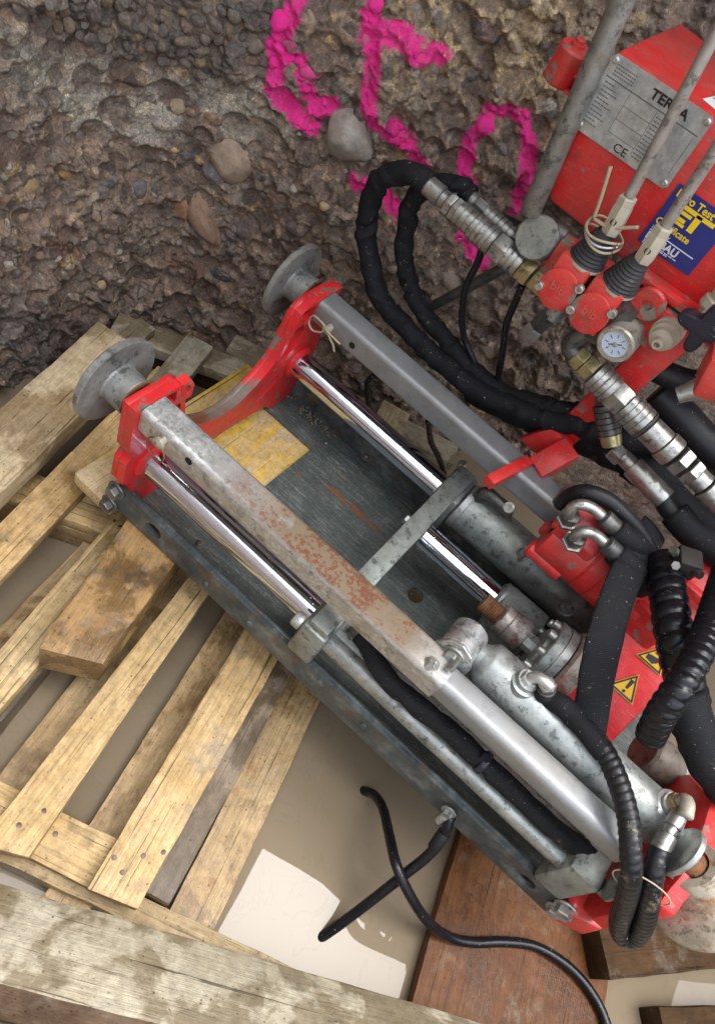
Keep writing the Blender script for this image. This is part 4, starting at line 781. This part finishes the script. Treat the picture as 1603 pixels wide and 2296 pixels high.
def text(s, org, ex, ey, size, mat, parent, name='lettering', bold=0., sx=1., al='LEFT'):
    cu = bpy.data.curves.new(name, 'FONT'); cu.body = s; cu.size = size; cu.extrude = .00025; cu.offset = bold; cu.align_x = al; cu.resolution_u = 3
    o = bpy.data.objects.new(name, cu); COL.objects.link(o); cu.materials.append(mat); ex, ey = V(ex), V(ey); ez = np.cross(ex, ey); M = np.eye(4)
    M[:3, 0] = ex*sx; M[:3, 1] = ey; M[:3, 2] = ez; M[:3, 3] = org; Mw = Matrix(M.tolist()); o.parent = parent; o.matrix_parent_inverse = parent.matrix_basis.inverted(); o.matrix_basis = Mw
    bpy.context.view_layer.update(); dg = bpy.context.evaluated_depsgraph_get(); tm = bpy.data.meshes.new_from_object(o.evaluated_get(dg))
    q = bpy.data.objects.new(name, tm); COL.objects.link(q); q.parent = parent; q.matrix_parent_inverse = parent.matrix_basis.inverted(); q.matrix_basis = Mw; bpy.data.objects.remove(o)
    return q
f_ = V(0,-.00165,0)
text('TERRA', nq(.0545,.0645)+f_, NB['ex'], NB['ez'], .0135, INK, npl, bold=.0004, sx=1.12)
text('CE', nq(.050,.0035)+f_, NB['ex'], NB['ez'], .0125, INK, npl, sx=1.15)
fp = MB()
def bar(a, b, w_, h_): fp.box(nq(a+w_/2, b+h_/2)+V(0,-.00135,0), (w_, .0003, h_), np.array([NB['ex'], (0,1,0), NB['ez']]))
bar(.004,.0585,.115,.0012)
for r_ in range(4):
    for k in range(9): bar(.009+k*.0028, .0725-r_*.0032, .0021, .0011)
for r_ in range(11):
    for k in range(3+(r_*7) % 3): bar(.006+k*.0042, .0535-r_*.0042, .0034, .0011)
for r_ in range(3): bar(.036,.016+r_*.014,.034,.0005)
bar(.036,.016,.0005,.040); bar(.070,.010,.0005,.046); bar(.116,.016,.0005,.04)
for r_ in range(12):
    for k in range(3): bar(.072+k*.004, .0525-r_*.0040, .0032, .0010)
mk('fine_print', fp, ENGD, npl)
fp = MB()
for r_ in range(5):
    for k in range(5): bar(.041+k*.0052, .0515-r_*.0068, .0034, .0048) if (r_*3+k) % 4 else None
for r_ in range(8):
    for k in range(4): bar(.093+k*.0048, .0525-r_*.0058, .0030, .0040) if (r_+k*2) % 3 else None
mk('stamped_digits', fp, ENGR, npl)
SB = V(.3005,.4185,.5735); sxv = V(.9985,0,.055); szv = V(-.04,0,.999)
st = mk('sticker', MB().prism([[(0,0),(.070,0),(.070,-.0735),(0,-.0735)]], SB, sxv, szv, (0,-1,0), 0, .0006), BLUE, con)
def sp_(a, b): return SB + sxv*a + szv*b + V(0,-.0009,0)
text('Euro Test', sp_(.004,-.0115), sxv, szv, .0118, YELP, st, bold=.00025, sx=1.0); text('Certificate', sp_(.003,-.046), sxv, szv, .0108, YELP, st, bold=.0002, sx=.95)
text('issued by', sp_(.004,-.0535), sxv, szv, .0066, WHTP, st); text('BG BAU', sp_(.004,-.0655), sxv, szv, .0120, WHTP, st, bold=.0004, sx=1.0)
fp = MB()
def bar2(a, b, w_, h_, mbx): mbx.box(sp_(a+w_/2, b-h_/2), (w_, .0004, h_), np.array([sxv, (0,1,0), szv]))
lg = MB(); bar2(.014,-.0135,.044,.0048,lg); bar2(.036,-.0150,.0072,.020,lg); bar2(.020,-.0200,.013,.0038,lg); bar2(.012,-.0165,.0045,.016,lg); bar2(.016,-.0270,.014,.0042,lg); bar2(.014,-.0320,.018,.0034,lg)
mk('emblem', lg, YELP, st); bar2(.004,-.0546,.058,.0012,fp)
for r_ in range(3):
    for k in range(8-r_*2): bar2(.005+k*.0056, -.0675-r_*.0019, .0046, .0009, fp)
mk('fine_print', fp, WHTP, st)
mk('white_label', MB().prism([[(0,0),(.10,-.01),(.11,.06),(.012,.064)]], (.262,.452,.6365), EX, EY, EZ, 0, .0006), WHITE, con)
text('H', V(.268,.470,.6375), V(1,0,0), V(0,1,0), .010, m_plain('print_green', (.05,.22,.12), .5), con)
# filler cap on tabs
fc = mk('filler_cap', MB().lathe([(.0175,0),(.019,.002),(.019,.038),(.017,.041),(.008,.0415),(.008,.045),(.0055,.0452),(.0055,.049),(.003,.050)], (0.1117,0.4750,0.5568), (0.02,-.05,1), 28), REDW, con, smooth=30)
mk('cap_tab', MB().prism([[(0,-.008),(.05,-.012),(.05,.012),(0,.009)]], V((0.1126,0.4750,0.5810))+V(-.002,0,-.008), EX, EY, EZ, 0, .004), REDW, fc, .001); mk('cap_tab', MB().prism([[(0,-.010),(.05,-.012),(.05,.012),(0,.010)]], V((0.1144,0.4750,0.5596))+V(0,0,-.004), EX, EY, EZ, 0, .004), REDW, fc, .001)
# ---- manifold with two lever valves
man = mk('manifold', MB().prism([[(.235,.458),(.412,.474),(.414,.455),(.398,.418),(.235,.405)]], (0,0,0), EX, EZ, EY, .392, .4195), REDW, con, .003)
mk('ledge', MB().box((.372,.408,.480), (.10,.024,.010), basis((1,0,.06))), REDW, con, .002)
def valve(cx, cz, lev0, lev1, lname):
    y0 = .352; vb = mk('valve_body', MB().box((cx,.378,cz+.004), (.041,.046,.062), basis((1,0,.05))), RED, con, .004)
    cap = ell(0, 0, .0235, .0265, 26); mk('valve_cap', MB().prism([cap], (cx, y0+.003, cz-.003), EX, EZ, EY, -.004, 0), RED, vb, .0015)
    text('blb', (cx-.0095, y0-.0018, cz-.007), V(.99,0,.10), V(-.10,0,.99), .0165, PINKL, vb, 'cast_lettering')
    socket((cx+.0205, y0-.001, cz+.017), (0,-1,0), .0052, .006, BOLTZ, vb); socket((cx-.0195, y0-.001, cz-.012), (0,-1,0), .0052, .005, BOLTZ, vb)
    l0, l1 = V(lev0), V(lev1); d = l1-l0; L = np.linalg.norm(d); d /= L; b0 = V(cx+.004, .376, cz+.034)
    pr = [(.021,0)]; n = 8
    for k in range(n): r = .0225-.0105*k/n; pr += [(r, .002+k*.0046), (r-.0022, .0044+k*.0046)]
    bt = mk('boot', MB().lathe(pr+[(.010,.042)], b0, l0-b0, 30), BOOT, vb, smooth=50)
    mk('boot_ring', MB().lathe([(.0215,-.003),(.0225,-.002),(.0225,.002),(.0215,.003)], b0, l0-b0, 30), IVORY, vb)
    lv = mk('lever', MB().lathe([(.0062,0),(.0062,L)], l0, d, 16), LEVERM, vb)
    mk('lever_nut', MB().hexa(.0108,.034, l0-d*.028, d), IVORY, lv, smooth=25); mk('lock_nut', MB().hexa(.0100,.010, l0+d*.005, d), IVORY, lv, smooth=25)
    mk('cross_hole_mark', MB().lathe([(.0034,-.001),(.0034,.0015),(.0026,.0006)], l0-d*.012+V(0,-.0092,0), (0,-1,0), 12), DARKH, lv)  # dark mark on the nut; the shade of a hole given as colour
    return vb, b0, l0, d
va, b0a, l0a, da = valve(.2715, .432, (0.2734,0.3720,0.5358), (0.2419,0.3720,0.7229), 'a'); vb_, b0b, l0b, db = valve(.318, .434, (0.3221,0.3680,0.5366), (0.3068,0.3680,0.6714), 'b')
# tie of wire round the first boot
cw = b0a+(l0a-b0a)*.45
for k in range(3):
    q = cw+da*(.004*k); A_ = basis(l0a-b0a); tube('wire_tie', [q + A_[1]*.0225*math.cos(t)+A_[2]*.0225*math.sin(t)+A_[0]*.003*math.sin(2*t+k) for t in np.linspace(0, 6.2, 22)], .0016, GALVB if k == 1 else TWINE, va, seg=7, step=.003)
q = cw+V(-.02,-.006,.014); tube('wire_end', [q, q+V(-.006,.0,.020), q+V(-.018,.002,.052)], .0022, TWINE, va, seg=8); tube('wire_end', [q, q+V(.02,-.002,.004), q+V(.045,-.004,.024)], .002, TWINE, va, seg=8)
# big lever bar, plug, dial valve, nipple, knob
b0_, b1_ = V((0.1848,0.4000,0.4528)), V((0.1411,0.4200,0.6820)); d_ = b1_-b0_; mk('lever_bar', MB().lathe([(.0115,0),(.0125,.002),(.0125,np.linalg.norm(d_))], b0_, d_, 22), m_galv('lever_bar_steel', (.17,.165,.15), (.31,.31,.29), .5, .45, .62, (.2,.13,.08)), con)
mk('pivot', MB().lathe([(.010,0),(.0115,.003),(.0115,.012),(.014,.013),(.014,.045),(.011,.046),(.011,.06)], (0.1888,0.4120,0.4462), (1,0.1,.05), 20), FITD, con, smooth=30)
mk('relief_cap', MB().lathe([(.0265,0),(.0265,.030),(.0245,.033),(.002,.0335)], (0.2120,0.4220,0.4287), V(-.10,-.95,.35), 32), GALVD, con, smooth=30)
o_ = V((0.3612,0.3920,0.4646)); pg_ = mk('hex_plug', MB().lathe([(.0205,0),(.0205,.004),(.0185,.0065),(.0065,.0065),(.0060,.001),(.0005,.001)], o_, (0,-1,0), 26), REDW, con, smooth=30)
dv = V((0.3641,0.3500,0.4220)); mk('dial_valve', MB().lathe([(.0205,0),(.0205,.020),(.0225,.022),(.0225,.042),(.0225,.046),(.0205,.0485),(.0165,.0485),(.0165,.0455),(.0005,.0455)], dv+V(0,.0485,0), (0,-1,0), 40), m_galv('dial_zinc', (.34,.33,.27), (.56,.55,.47), .6, .4, .9), con, smooth=30)
df = mk('dial_face', MB().lathe([(.0163,0),(.0163,.0006)], dv+V(0,.0028,0), (0,-1,0), 32), DIALW, con)
tk = MB()
for k in range(8):
    a = k*math.pi/4+.3; c_, s_ = math.cos(a), math.sin(a); tk.box(dv+V(.0105*c_, .0018, .0105*s_), (.0045, .0004, .0007), np.array([(c_,0,s_),(0,1,0),(-s_,0,c_)]))
tk.box(dv+V(0,.0018,0), (.016,.0004,.0012), np.array([(.8,0,.6),(0,1,0),(-.6,0,.8)])); mk('dial_marks', tk, BLUE, df); mk('dial_screw', MB().lathe([(.0028,0),(.0028,.0014),(.001,.002)], dv+V(0,.002,0), (0,-1,0), 12), BOLTZ, df)
nv = V((0.3989,0.3520,0.4533)); mk('test_nipple', MB().lathe([(.018,0),(.018,.018),(.015,.0185),(.0165,.022),(.0165,.028),(.012,.0285),(.013,.031),(.013,.038),(.0075,.040),(.0065,.0405),(.0065,.050),(.0055,.051),(.0035,.051),(.0035,.044)], nv+V(0,.051,0), (0,-1,0), 24), IVORY, con, smooth=30)
kc = V((0.4221,0.3400,0.5040)); L_ = []
for k in range(40):
    t = 2*math.pi*k/40; L_.append(((.0215+.0085*math.cos(4*t-.5))*math.cos(t), (.0215+.0085*math.cos(4*t-.5))*math.sin(t)))
kn = mk('star_knob', MB().prism([L_], kc, EX, EZ, EY, 0, .018), KNOB, con, .005, seg=3); mk('knob_stem', MB().lathe([(.013,0),(.013,.02),(.016,.022),(.016,.05)], kc+V(0,.018,0), EY, 22), IVORY, con)
mk('valve_stem', MB().lathe([(.016,0),(.018,.003),(.018,.012),(.014,.014),(.017,.02),(.017,.04)], (0.4170,0.3850,0.5033), (.1,.2,1), 24), IVORY, con, smooth=30)
rv = mk('side_valve', MB().box((0.4706,0.3300,0.4914), (.05,.05,.05), basis((.9,.2,.3))), RED, con, .006); mk('side_valve_cone', MB().lathe([(.012,0),(.015,.008),(.010,.028),(.009,.038)], (0.4713,0.3300,0.4724), V(-.5,-.4,-.7), 20), FIT, rv)
# ================================================================== COUPLERS AND HOSES
def coupler(name, label, a, b, parts, cat='coupling', group=None):
    """a->b axis; parts: (t0,t1,r0,r1,mat,sides)"""
    a, b = V(a), V(b); L = np.linalg.norm(b-a); d = (b-a)/L; root = empty(name, tuple(a), label, cat, group)
    for nm, t0, t1, r0, r1, mat, sides in parts:
        l = (t1-t0)*L; ch = min(.0012, l*.2); mb = MB()
        if sides: mb.hexa(r0, l, a+d*t0*L, d, ch=.06)
        elif nm == 'knurled_sleeve' or nm == 'ribbed_sleeve':
            pr = [(r0-ch, 0)]; k = max(2, int(l/.007))
            for q in range(k): pr += [(r0, (q+.10)*l/k), (r0, (q+.82)*l/k), (r0-.0012, (q+.86)*l/k), (r0-.0012, (q+.98)*l/k)]
            mb.lathe(pr+[(r1-ch, l)], a+d*t0*L, d, 28)
        else: mb.lathe([(r0-ch, 0), (r0, ch), (r1, l-ch), (r1-ch, l)], a+d*t0*L, d, 28)
        mk(nm, mb, mat, root, smooth=28)
    return root, a, b, d
c1, A1, B1, D1 = coupler('hose_coupling', 'long grey quick coupling at the end of the looped black hose', (0.0426,0.4000,0.3989), (0.2694,0.3950,0.3954), [('crimp_ferrule', .0, .155, .0125, .0135, FIT, 0), ('neck', .155, .20, .0115, .0115, FIT, 0), ('hex_nut', .20, .245, .0150, .015, FIT, 6), ('hex_nut', .25, .285, .0158, .0158, FIT, 6), ('knurled_sleeve', .285, .40, .0158, .0158, FIT, 0), ('ribbed_sleeve', .40, .555, .0178, .0178, FIT, 0), ('hex_body', .56, .645, .0188, .0188, FIT, 6), ('ribbed_sleeve', .645, .75, .0172, .0172, FIT, 0), ('hex_nut', .755, .83, .0178, .0178, BRASS, 6), ('hex_nut', .845, .935, .0152, .0152, BRASS, 6), ('thread', .935, 1.02, .0095, .0095, GALV, 0)])
e1 = B1; tube('elbow', [e1+D1*-.004, e1+D1*.006, e1+V(.012,0,-.006), e1+V(.012,-.002,-.024)], .0125, GALV, c1, seg=16, step=.003)
mk('elbow_body', MB().hexa(.014,.05, e1+V(.014,.0,.012), (0.05,0,1)), FITD, c1, smooth=25); mk('elbow_nut', MB().hexa(.0125,.028, e1+V(.010,-.002,-.018), (-.15,-.1,-1)), FITD, c1, smooth=25); mk('elbow_nut', MB().hexa(.0135,.024, e1+V(.006,-.005,-.046), (-.15,-.1,-1)), FIT, c1, smooth=25)
c2, A2, B2, D2 = coupler('hose_coupling', 'large steel quick coupling running below the dial valve to the right edge', (0.3362,0.3720,0.3661), (0.6084,0.3720,0.3365), [('hex_nut', .0, .05, .0150, .015, BRASS, 6), ('hex_nut', .055, .115, .0155, .0155, BRASS, 6), ('ribbed_sleeve', .12, .235, .0195, .0195, FIT, 0), ('hex_body', .235, .315, .0205, .0205, FIT, 6), ('knurled_sleeve', .315, .44, .0205, .0212, FIT, 0), ('collar', .44, .455, .0212, .0195, FITD, 0), ('sleeve', .46, .565, .0175, .0180, FIT, 0), ('flanged_sleeve', .565, .63, .0200, .0200, FIT, 0), ('hex_nut', .65, .70, .0198, .0198, FIT, 6), ('hex_nut', .72, .765, .0185, .0185, FIT, 6), ('neck', .765, .83, .0145, .0145, FIT, 0), ('crimp_ferrule', .835, 1., .0185, .0185, FIT, 0)])
tube('elbow', [A2+D2*.004, A2+D2*-.008, A2+V(-.014,0,.010), A2+V(-.008,.003,.030), A2+V(.006,.006,.062)], .0115, FITD, c2, seg=16, step=.003)
mk('elbow_nut', MB().hexa(.0155,.030, A2+V(-.004,.004,.030), (.22,.08,1)), FITD, c2, smooth=25); mk('elbow_body', MB().hexa(.0175,.032, A2+V(.004,.006,.058), (.22,.08,1)), FITD, c2, smooth=25)
c3, A3, B3, D3 = coupler('hose_coupling', 'dark jointed coupling with an angled brass elbow behind the large one', (0.3979,0.4000,0.3266), (0.4500,0.3850,0.2888), [('hex_nut', 0, .15, .0125, .0125, FITD, 6), ('ribbed_sleeve', .15, .75, .0155, .0165, FITD, 0), ('elbow_joint', .75, 1., .0145, .0130, BRASS, 0)])
mk('hex_nut', MB().hexa(.0140,.018, B3+V(.003,0,-.004), V((0.5525,0.3700,0.2884))-B3), FIT, c3, smooth=25)
d3 = V((0.5324,0.3700,0.2904))-B3; mk('crimp_ferrule', MB().lathe([(.0110,.020),(.0110,.036),(.0150,.037),(.0155,.040),(.0155,.094),(.0145,.096)], B3, d3, 26), FIT, c3, smooth=28)
def hose(name, label, P, r, mat, cat='hose', **kw): return tag(tube(name, P, r, mat, None, **kw), label, cat)
hose('hydraulic_hose', 'black sleeved hose looping over from the grey coupling and down behind the tube', [A1+D1*.012, A1-D1*.006, (0.0148,0.4050,0.3887), (-0.0080,0.4100,0.3608), (-0.0191,0.4200,0.3211), (-0.0140,0.4300,0.2761), (0.0029,0.4350,0.2389), (0.0323,0.4350,0.2027), (0.0706,0.4350,0.1809), (0.1189,0.4300,0.1774), (0.1764,0.4250,0.1772), (0.2346,0.4200,0.1818), (0.2948,0.4200,0.1965), (0.3535,0.4250,0.2180), (0.4103,0.4300,0.2492), (0.4607,0.4400,0.2705), (0.5152,0.4600,0.2888)], .0152, SLEEVE, seg=22, step=.003, rf=wrinkle(3, .24, .038))
hose('hydraulic_hose', 'second black sleeved hose running inside the loop of the first one', [(0.1038,0.4320,0.4076), (0.0697,0.4340,0.3989), (0.0417,0.4360,0.3780), (0.0322,0.4380,0.3421), (0.0385,0.4450,0.2952), (0.0581,0.4500,0.2519), (0.0854,0.4520,0.2217), (0.1311,0.4500,0.2030), (0.1831,0.4450,0.1961), (0.2376,0.4400,0.1918), (0.2903,0.4380,0.1999), (0.3532,0.4400,0.2303), (0.4072,0.4500,0.2613), (0.4608,0.4700,0.2829)], .0135, SLEEVE, seg=22, step=.003, rf=wrinkle(5, .27, .034))
c4, A4, B4, D4 = coupler('hose_coupling', 'small second coupling half hidden behind the long grey one', (0.0825,0.4360,0.4009), (0.2015,0.4250,0.4017), [('crimp_ferrule', 0, .25, .0115, .0125, FIT, 0), ('hex_nut', .25, .40, .0115, .0115, FIT, 6), ('ribbed_sleeve', .40, .80, .0125, .0125, FIT, 0), ('hex_nut', .80, 1., .0115, .0115, FIT, 6)])
hose('cable', 'thin black cable hanging from the grey coupling towards the tube', [(0.1558,0.4050,0.3771), (0.1599,0.4100,0.3524), (0.1611,0.4200,0.3097), (0.1738,0.4300,0.2651), (0.1935,0.4400,0.2277), (0.2255,0.4450,0.2019), (0.2476,0.4500,0.1799)], .0050, CABLE, 'cable')
hose('cable', 'thin black cable hanging from the brass nuts of the coupling', [(0.2262,0.4050,0.3718), (0.2294,0.4120,0.3478), (0.2364,0.4200,0.3047), (0.2511,0.4300,0.2639), (0.2678,0.4400,0.2165), (0.2807,0.4400,0.1888)], .0050, CABLE, 'cable')
hose('cable', 'short black cable dropping between the far rail and the wall', [(0.1147,0.4000,0.0900), (0.1099,0.4016,0.0700), (0.1130,0.4294,0.0200), (0.1182,0.4692,-0.0400), (0.1241,0.5346,-0.1300)], .0048, CABLE, 'cable')
hose('cable', 'black cable pair end dropping behind the cross bar', [(0.2330,0.3706,0.1200), (0.2485,0.4139,0.0500), (0.2738,0.4464,0.0000), (0.3044,0.4759,-0.0600), (0.3194,0.5503,-0.1600)], .0048, CABLE, 'cable')
tag(mk('steel_pin', MB().lathe([(.0075,0),(.008,.001),(.008,.17)], (0.1177,0.4700,0.2022), V((0.1786,0.4750,0.3288))-V((0.1177,0.4700,0.2022)), 18), FITD), 'grey steel pin sticking out of the wall behind the coupling', 'pin')
tube('bolt_shank', [(0.1257,0.4500,0.3971), (0.1617,0.4400,0.4035)], .006, FITD, c4, seg=12); tube('copper_pipe', [(0.1617,0.4400,0.4035), (0.1775,0.4380,0.4095), (0.2006,0.4300,0.4201)], .0085, COPPER, c4, seg=14); mk('pipe_sleeve', MB().lathe([(.0095,0),(.0095,.028)], (0.1488,0.4420,0.4006), V((0.1775,0.4380,0.4095))-V((0.1488,0.4420,0.4006)), 18), RUBBER, c4)
# hoses over the rear of the rig
hose('hydraulic_hose', 'black sleeved hose with a cable tie along the near cylinder', [(0.3705,0.0277,0.0980), (0.3887,0.0221,0.1000), (0.4087,0.0131,0.1000), (0.4430,0.0075,0.0980), (0.4844,0.0100,0.0980), (0.5310,0.0140,0.0980), (0.5784,0.0120,0.1000), (0.6241,0.0123,0.0980), (0.6662,0.0139,0.0950), (0.7052,0.0186,0.0900), (0.7485,0.0328,0.0780)], .0128, SLEEVE, seg=18, rf=wrinkle(9, .14, .05))
mk('cable_tie', MB().lathe([(.0145,-.004),(.0152,-.003),(.0152,.003),(.0145,.004)], (0.5784,0.0120,0.1000), V((0.6241,0.0123,0.0980))-V((0.5310,0.0140,0.0980)), 20).box(V((0.5739,0.0093,0.1140)), (.010,.008,.008)), KNOB, bpy.data.objects['hydraulic_hose.002'])
fz = V(.578,.070,.232); hz = V((0.5638,0.0737,0.2050)); c5, A5, B5, D5 = coupler('hose_fitting', 'dark crimped hose end screwed to the elbow on the clamp cylinder', (.560,.070,.222), (0.5690,0.0755,0.2000), [('hex_nut', 0, .22, .0105, .0105, FIT, 6), ('neck', .22, .42, .0082, .0082, FITD, 0), ('crimp_ferrule', .42, 1., .0108, .0108, FITD, 0)], 'fitting')
hose('hydraulic_hose', 'black ribbed sleeve leaving the crimped hose end beside the clamp cylinder', [B5-D5*.008, B5+D5*.008, (0.5903,0.0733,0.2050), (0.6172,0.0700,0.2080), (0.6409,0.0646,0.2100), (0.6563,0.0604,0.2100)], .0130, SLEEVE, seg=18, rf=wrinkle(12, .10, .03))
hose('hydraulic_hose', 'dirty black spiral wrapped hose doubled back in a loop at the rear', [(0.6418,0.0668,0.2100), (0.6616,0.0567,0.2120), (0.6853,0.0377,0.2140), (0.7065,0.0177,0.2120), (0.7259,-0.0045,0.2050), (0.7485,-0.0182,0.1850), (0.7818,-0.0197,0.1350), (0.8058,-0.0185,0.0950), (0.8257,-0.0166,0.0750), (0.8349,-0.0111,0.0850), (0.8142,-0.0099,0.1250), (0.7863,-0.0085,0.1650), (0.7664,0.0047,0.1900), (0.7584,0.0237,0.2000)], .0122, SPIRALD, seg=20, step=.0016, rf=spiral(.0085, .15, .02, 4))
fe = V((0.7584,0.0237,0.2000)); ft = V((0.7562,0.0591,0.2120)); mk('hose_end', MB().lathe([(.0105,-.004),(.0110,0),(.0110,.016),(.0075,.018),(.0075,.026),(.0095,.027),(.0095,.040),(.0085,.044)], fe, ft-fe, 24), FIT, bpy.data.objects['hydraulic_hose.004'], smooth=30)
tw2 = tag(tube('wire_loop', [V((0.7674,-0.0151,0.1780))+V(.034*math.cos(t)-.006*math.sin(t), .032*math.cos(t)*.25, .020*math.sin(t)) for t in np.linspace(0, 6.3, 26)], .0010, TWINE, None, seg=6, step=.003), 'thin wire tied round the doubled spiral wrapped hose', 'wire')
hose('fabric_sleeve', 'wide flat black webbing sleeve hanging over the red motor', [(0.5600,0.3457,0.2620), (0.5583,0.3010,0.2680), (0.5564,0.2438,0.2740), (0.5628,0.1926,0.2700), (0.5791,0.1522,0.2520), (0.6015,0.1298,0.2220), (0.6276,0.1108,0.1900), (0.6470,0.0949,0.1680)], .02, SLEEVE, 'sleeve', seg=20, flat=(.0215,.0045), up=(.12,-.62,.78), rf=wrinkle(15, .06, .09))
hose('hydraulic_hose', 'smooth black rubber hose arching over the motor elbows', [(0.4502,0.2952,0.2350), (0.4485,0.2846,0.2620), (0.4585,0.2835,0.2850), (0.4835,0.2911,0.2920), (0.5174,0.2988,0.2850), (0.5509,0.3074,0.2700), (0.5806,0.3144,0.2500)], .0105, RUBBER, seg=16)
hose('hydraulic_hose', 'black sleeved hose from the upper motor elbow', [(0.5129,0.2694,0.2840), (0.5269,0.2731,0.2800), (0.5482,0.2858,0.2720), (0.5738,0.3065,0.2500)], .0150, SLEEVE, seg=18, rf=wrinkle(21, .08, .03)); hose('hydraulic_hose', 'black sleeved hose from the lower motor elbow', [(0.5322,0.2482,0.2740), (0.5465,0.2512,0.2700), (0.5647,0.2562,0.2620), (0.5885,0.2689,0.2400)], .0165, SLEEVE, seg=18, rf=wrinkle(22, .08, .03))
hose('hydraulic_hose', 'thick glossy black spiral wrapped hose standing beside the webbing sleeve', [(0.5877,0.2950,0.2700), (0.5977,0.2637,0.2800), (0.6102,0.2346,0.2850), (0.6243,0.2071,0.2870), (0.6389,0.1881,0.2850), (0.6559,0.1753,0.2780), (0.6766,0.1690,0.2660), (0.7000,0.1668,0.2500)], .0225, SPIRAL, seg=28, step=.0017, rf=spiral(.0165, .21, 0, 6))
hose('hydraulic_hose', 'thick glossy black spiral wrapped hose curving in from the right edge', [(0.6401,0.2951,0.3200), (0.6400,0.2341,0.3300), (0.6416,0.1826,0.3350), (0.6424,0.1356,0.3350), (0.6438,0.0980,0.3250), (0.6511,0.0819,0.3000), (0.6685,0.0786,0.2620)], .0165, SPIRAL, seg=28, step=.0016, rf=spiral(.0118, .21, 0, 8))
hose('hydraulic_hose', 'muddy black sleeve bulging below the two thick spiral hoses', [(0.6815,0.1574,0.2620), (0.7109,0.1453,0.2500), (0.7414,0.1389,0.2350), (0.7714,0.1382,0.2200), (0.8106,0.1534,0.2000)], .0245, SLEEVE, seg=20, rf=wrinkle(25, .18, .05))
hz = B3+d3/np.linalg.norm(d3)*.092; hose('hydraulic_hose', 'black rubber hose running on from the angled coupling to the right edge', [hz-d3/np.linalg.norm(d3)*.01, hz, (0.5561,0.3660,0.2861), (0.5839,0.3600,0.2862), (0.6144,0.3550,0.2906), (0.6579,0.3500,0.2992)], .0145, RUBBER, seg=18)
hose('fabric_sleeve', 'ribbed black sleeve round the hose at the right edge', [(0.5631,0.3620,0.2882), (0.5880,0.3570,0.2870), (0.6149,0.3520,0.2913), (0.6582,0.3470,0.2999)], .0195, SLEEVE, 'sleeve', seg=20, rf=wrinkle(31, .06, .04))
hose('hydraulic_hose', 'dark hose crossing behind the dial valve towards the right', [(0.3723,0.4500,0.3740), (0.4107,0.4500,0.3722), (0.4530,0.4550,0.3801), (0.4843,0.4600,0.3992), (0.5072,0.4700,0.4239)], .0165, RUBBER, seg=16)
bl = tag(mk('valve_block', MB().box((0.6007,0.2863,0.3000), (.030,.028,.03), basis((.85,.4,.1))), m_plain('block_dark', (.02,.016,.015), .7), bevel=.003), 'dark square valve block between the thick spiral hoses', 'valve block')
for k, q in enumerate(((0.5800,0.2728,0.3120), (0.5866,0.2583,0.3080), (0.6134,0.2788,0.3050))): mk('block_nut', MB().hexa(.006,.010, q, V(-.5+.5*k,-.4,.5)), FITD, bl, smooth=25)
# ---- earthing cable in the water
ca_ = tag(tube('earth_cable', [(0.6149,-0.0048,-0.0280), (0.6223,-0.0158,-0.0400), (0.6298,-0.0280,-0.0600), (0.6312,-0.0471,-0.0850), (0.6276,-0.0715,-0.1150), (0.6232,-0.1013,-0.1500), (0.6173,-0.1341,-0.1870), (0.6115,-0.1593,-0.2120), (0.6070,-0.1748,-0.2280), (0.6030,-0.1878,-0.2450)], .0072, CABLE, None, seg=16), 'black earth cable bolted to the rail and dipping into the bright water', 'cable')
lg_ = V((0.6070,-0.0040,-0.0183)); mk('cable_lug', MB().prism([ell(0,0,.0105,.0105,20), ell(0,0,.004,.004,12)], lg_+V(0,-.002,0), EX, EZ, EY, -.002, 0).lathe([(.006,0),(.0065,.002),(.0065,.018)], lg_+V(.002,-.003,-.008), V(-.003,-.05,-.12), 14), GALVB, ca_); mk('lug_bolt', MB().hexa(.007,.006, lg_+V(0,-.004,0), (0,-1,0)), GALV, ca_, smooth=25)
mk('cable_tape', MB().lathe([(.0085,0),(.0092,.001),(.0092,.028),(.0085,.03)], (0.6242,-0.0188,-0.0450), V((0.6314,-0.0391,-0.0770))-V((0.6242,-0.0188,-0.0450)), 18), RUBBER, ca_)
tag(tube('earth_cable', [(0.5245,0.0248,-0.2450), (0.5353,0.0222,-0.2240), (0.5475,0.0186,-0.2000), (0.5633,-0.0021,-0.1650), (0.5842,-0.0382,-0.1300), (0.6090,-0.0720,-0.1050), (0.6453,-0.0828,-0.1180), (0.6940,-0.0814,-0.1500), (0.7418,-0.0660,-0.1800), (0.7787,-0.0444,-0.1885), (0.8177,-0.0119,-0.1890), (0.8611,0.0160,-0.1895), (0.9095,0.0277,-0.1890), (0.9480,0.0265,-0.1890), (0.9829,0.0159,-0.1895), (1.0145,-0.0062,-0.1900)], .0072, CABLE, None, seg=16), 'black cable rising out of the brown water and snaking over the red-brown board', 'cable')
hose('hose_bundle', 'bulky black sleeved hose bundle passing behind the red clamp bracket', [(0.2460,0.4550,0.1560), (0.3047,0.4550,0.1763), (0.3687,0.4600,0.1935), (0.4280,0.4650,0.2137), (0.4892,0.4700,0.2285), (0.5651,0.4800,0.2404)], .026, SLEEVE, 'hose bundle', seg=24, rf=wrinkle(41, .14, .05))
hose('hydraulic_hose', 'dark rubber hose in the shadow right of the large coupling', [(0.4496,0.5000,0.3186), (0.4926,0.5000,0.3142), (0.5379,0.5000,0.3072), (0.5992,0.5000,0.3080)], .026, RUBBER, seg=18)
hose('hydraulic_hose', 'dark rubber hose lying in the shadow behind the spiral wrapped hoses', [(0.4940,0.4700,0.2227), (0.5452,0.4600,0.2353), (0.5975,0.4500,0.2397), (0.6540,0.4500,0.2594)], .022, SLEEVE, seg=18, rf=wrinkle(44, .1, .05))
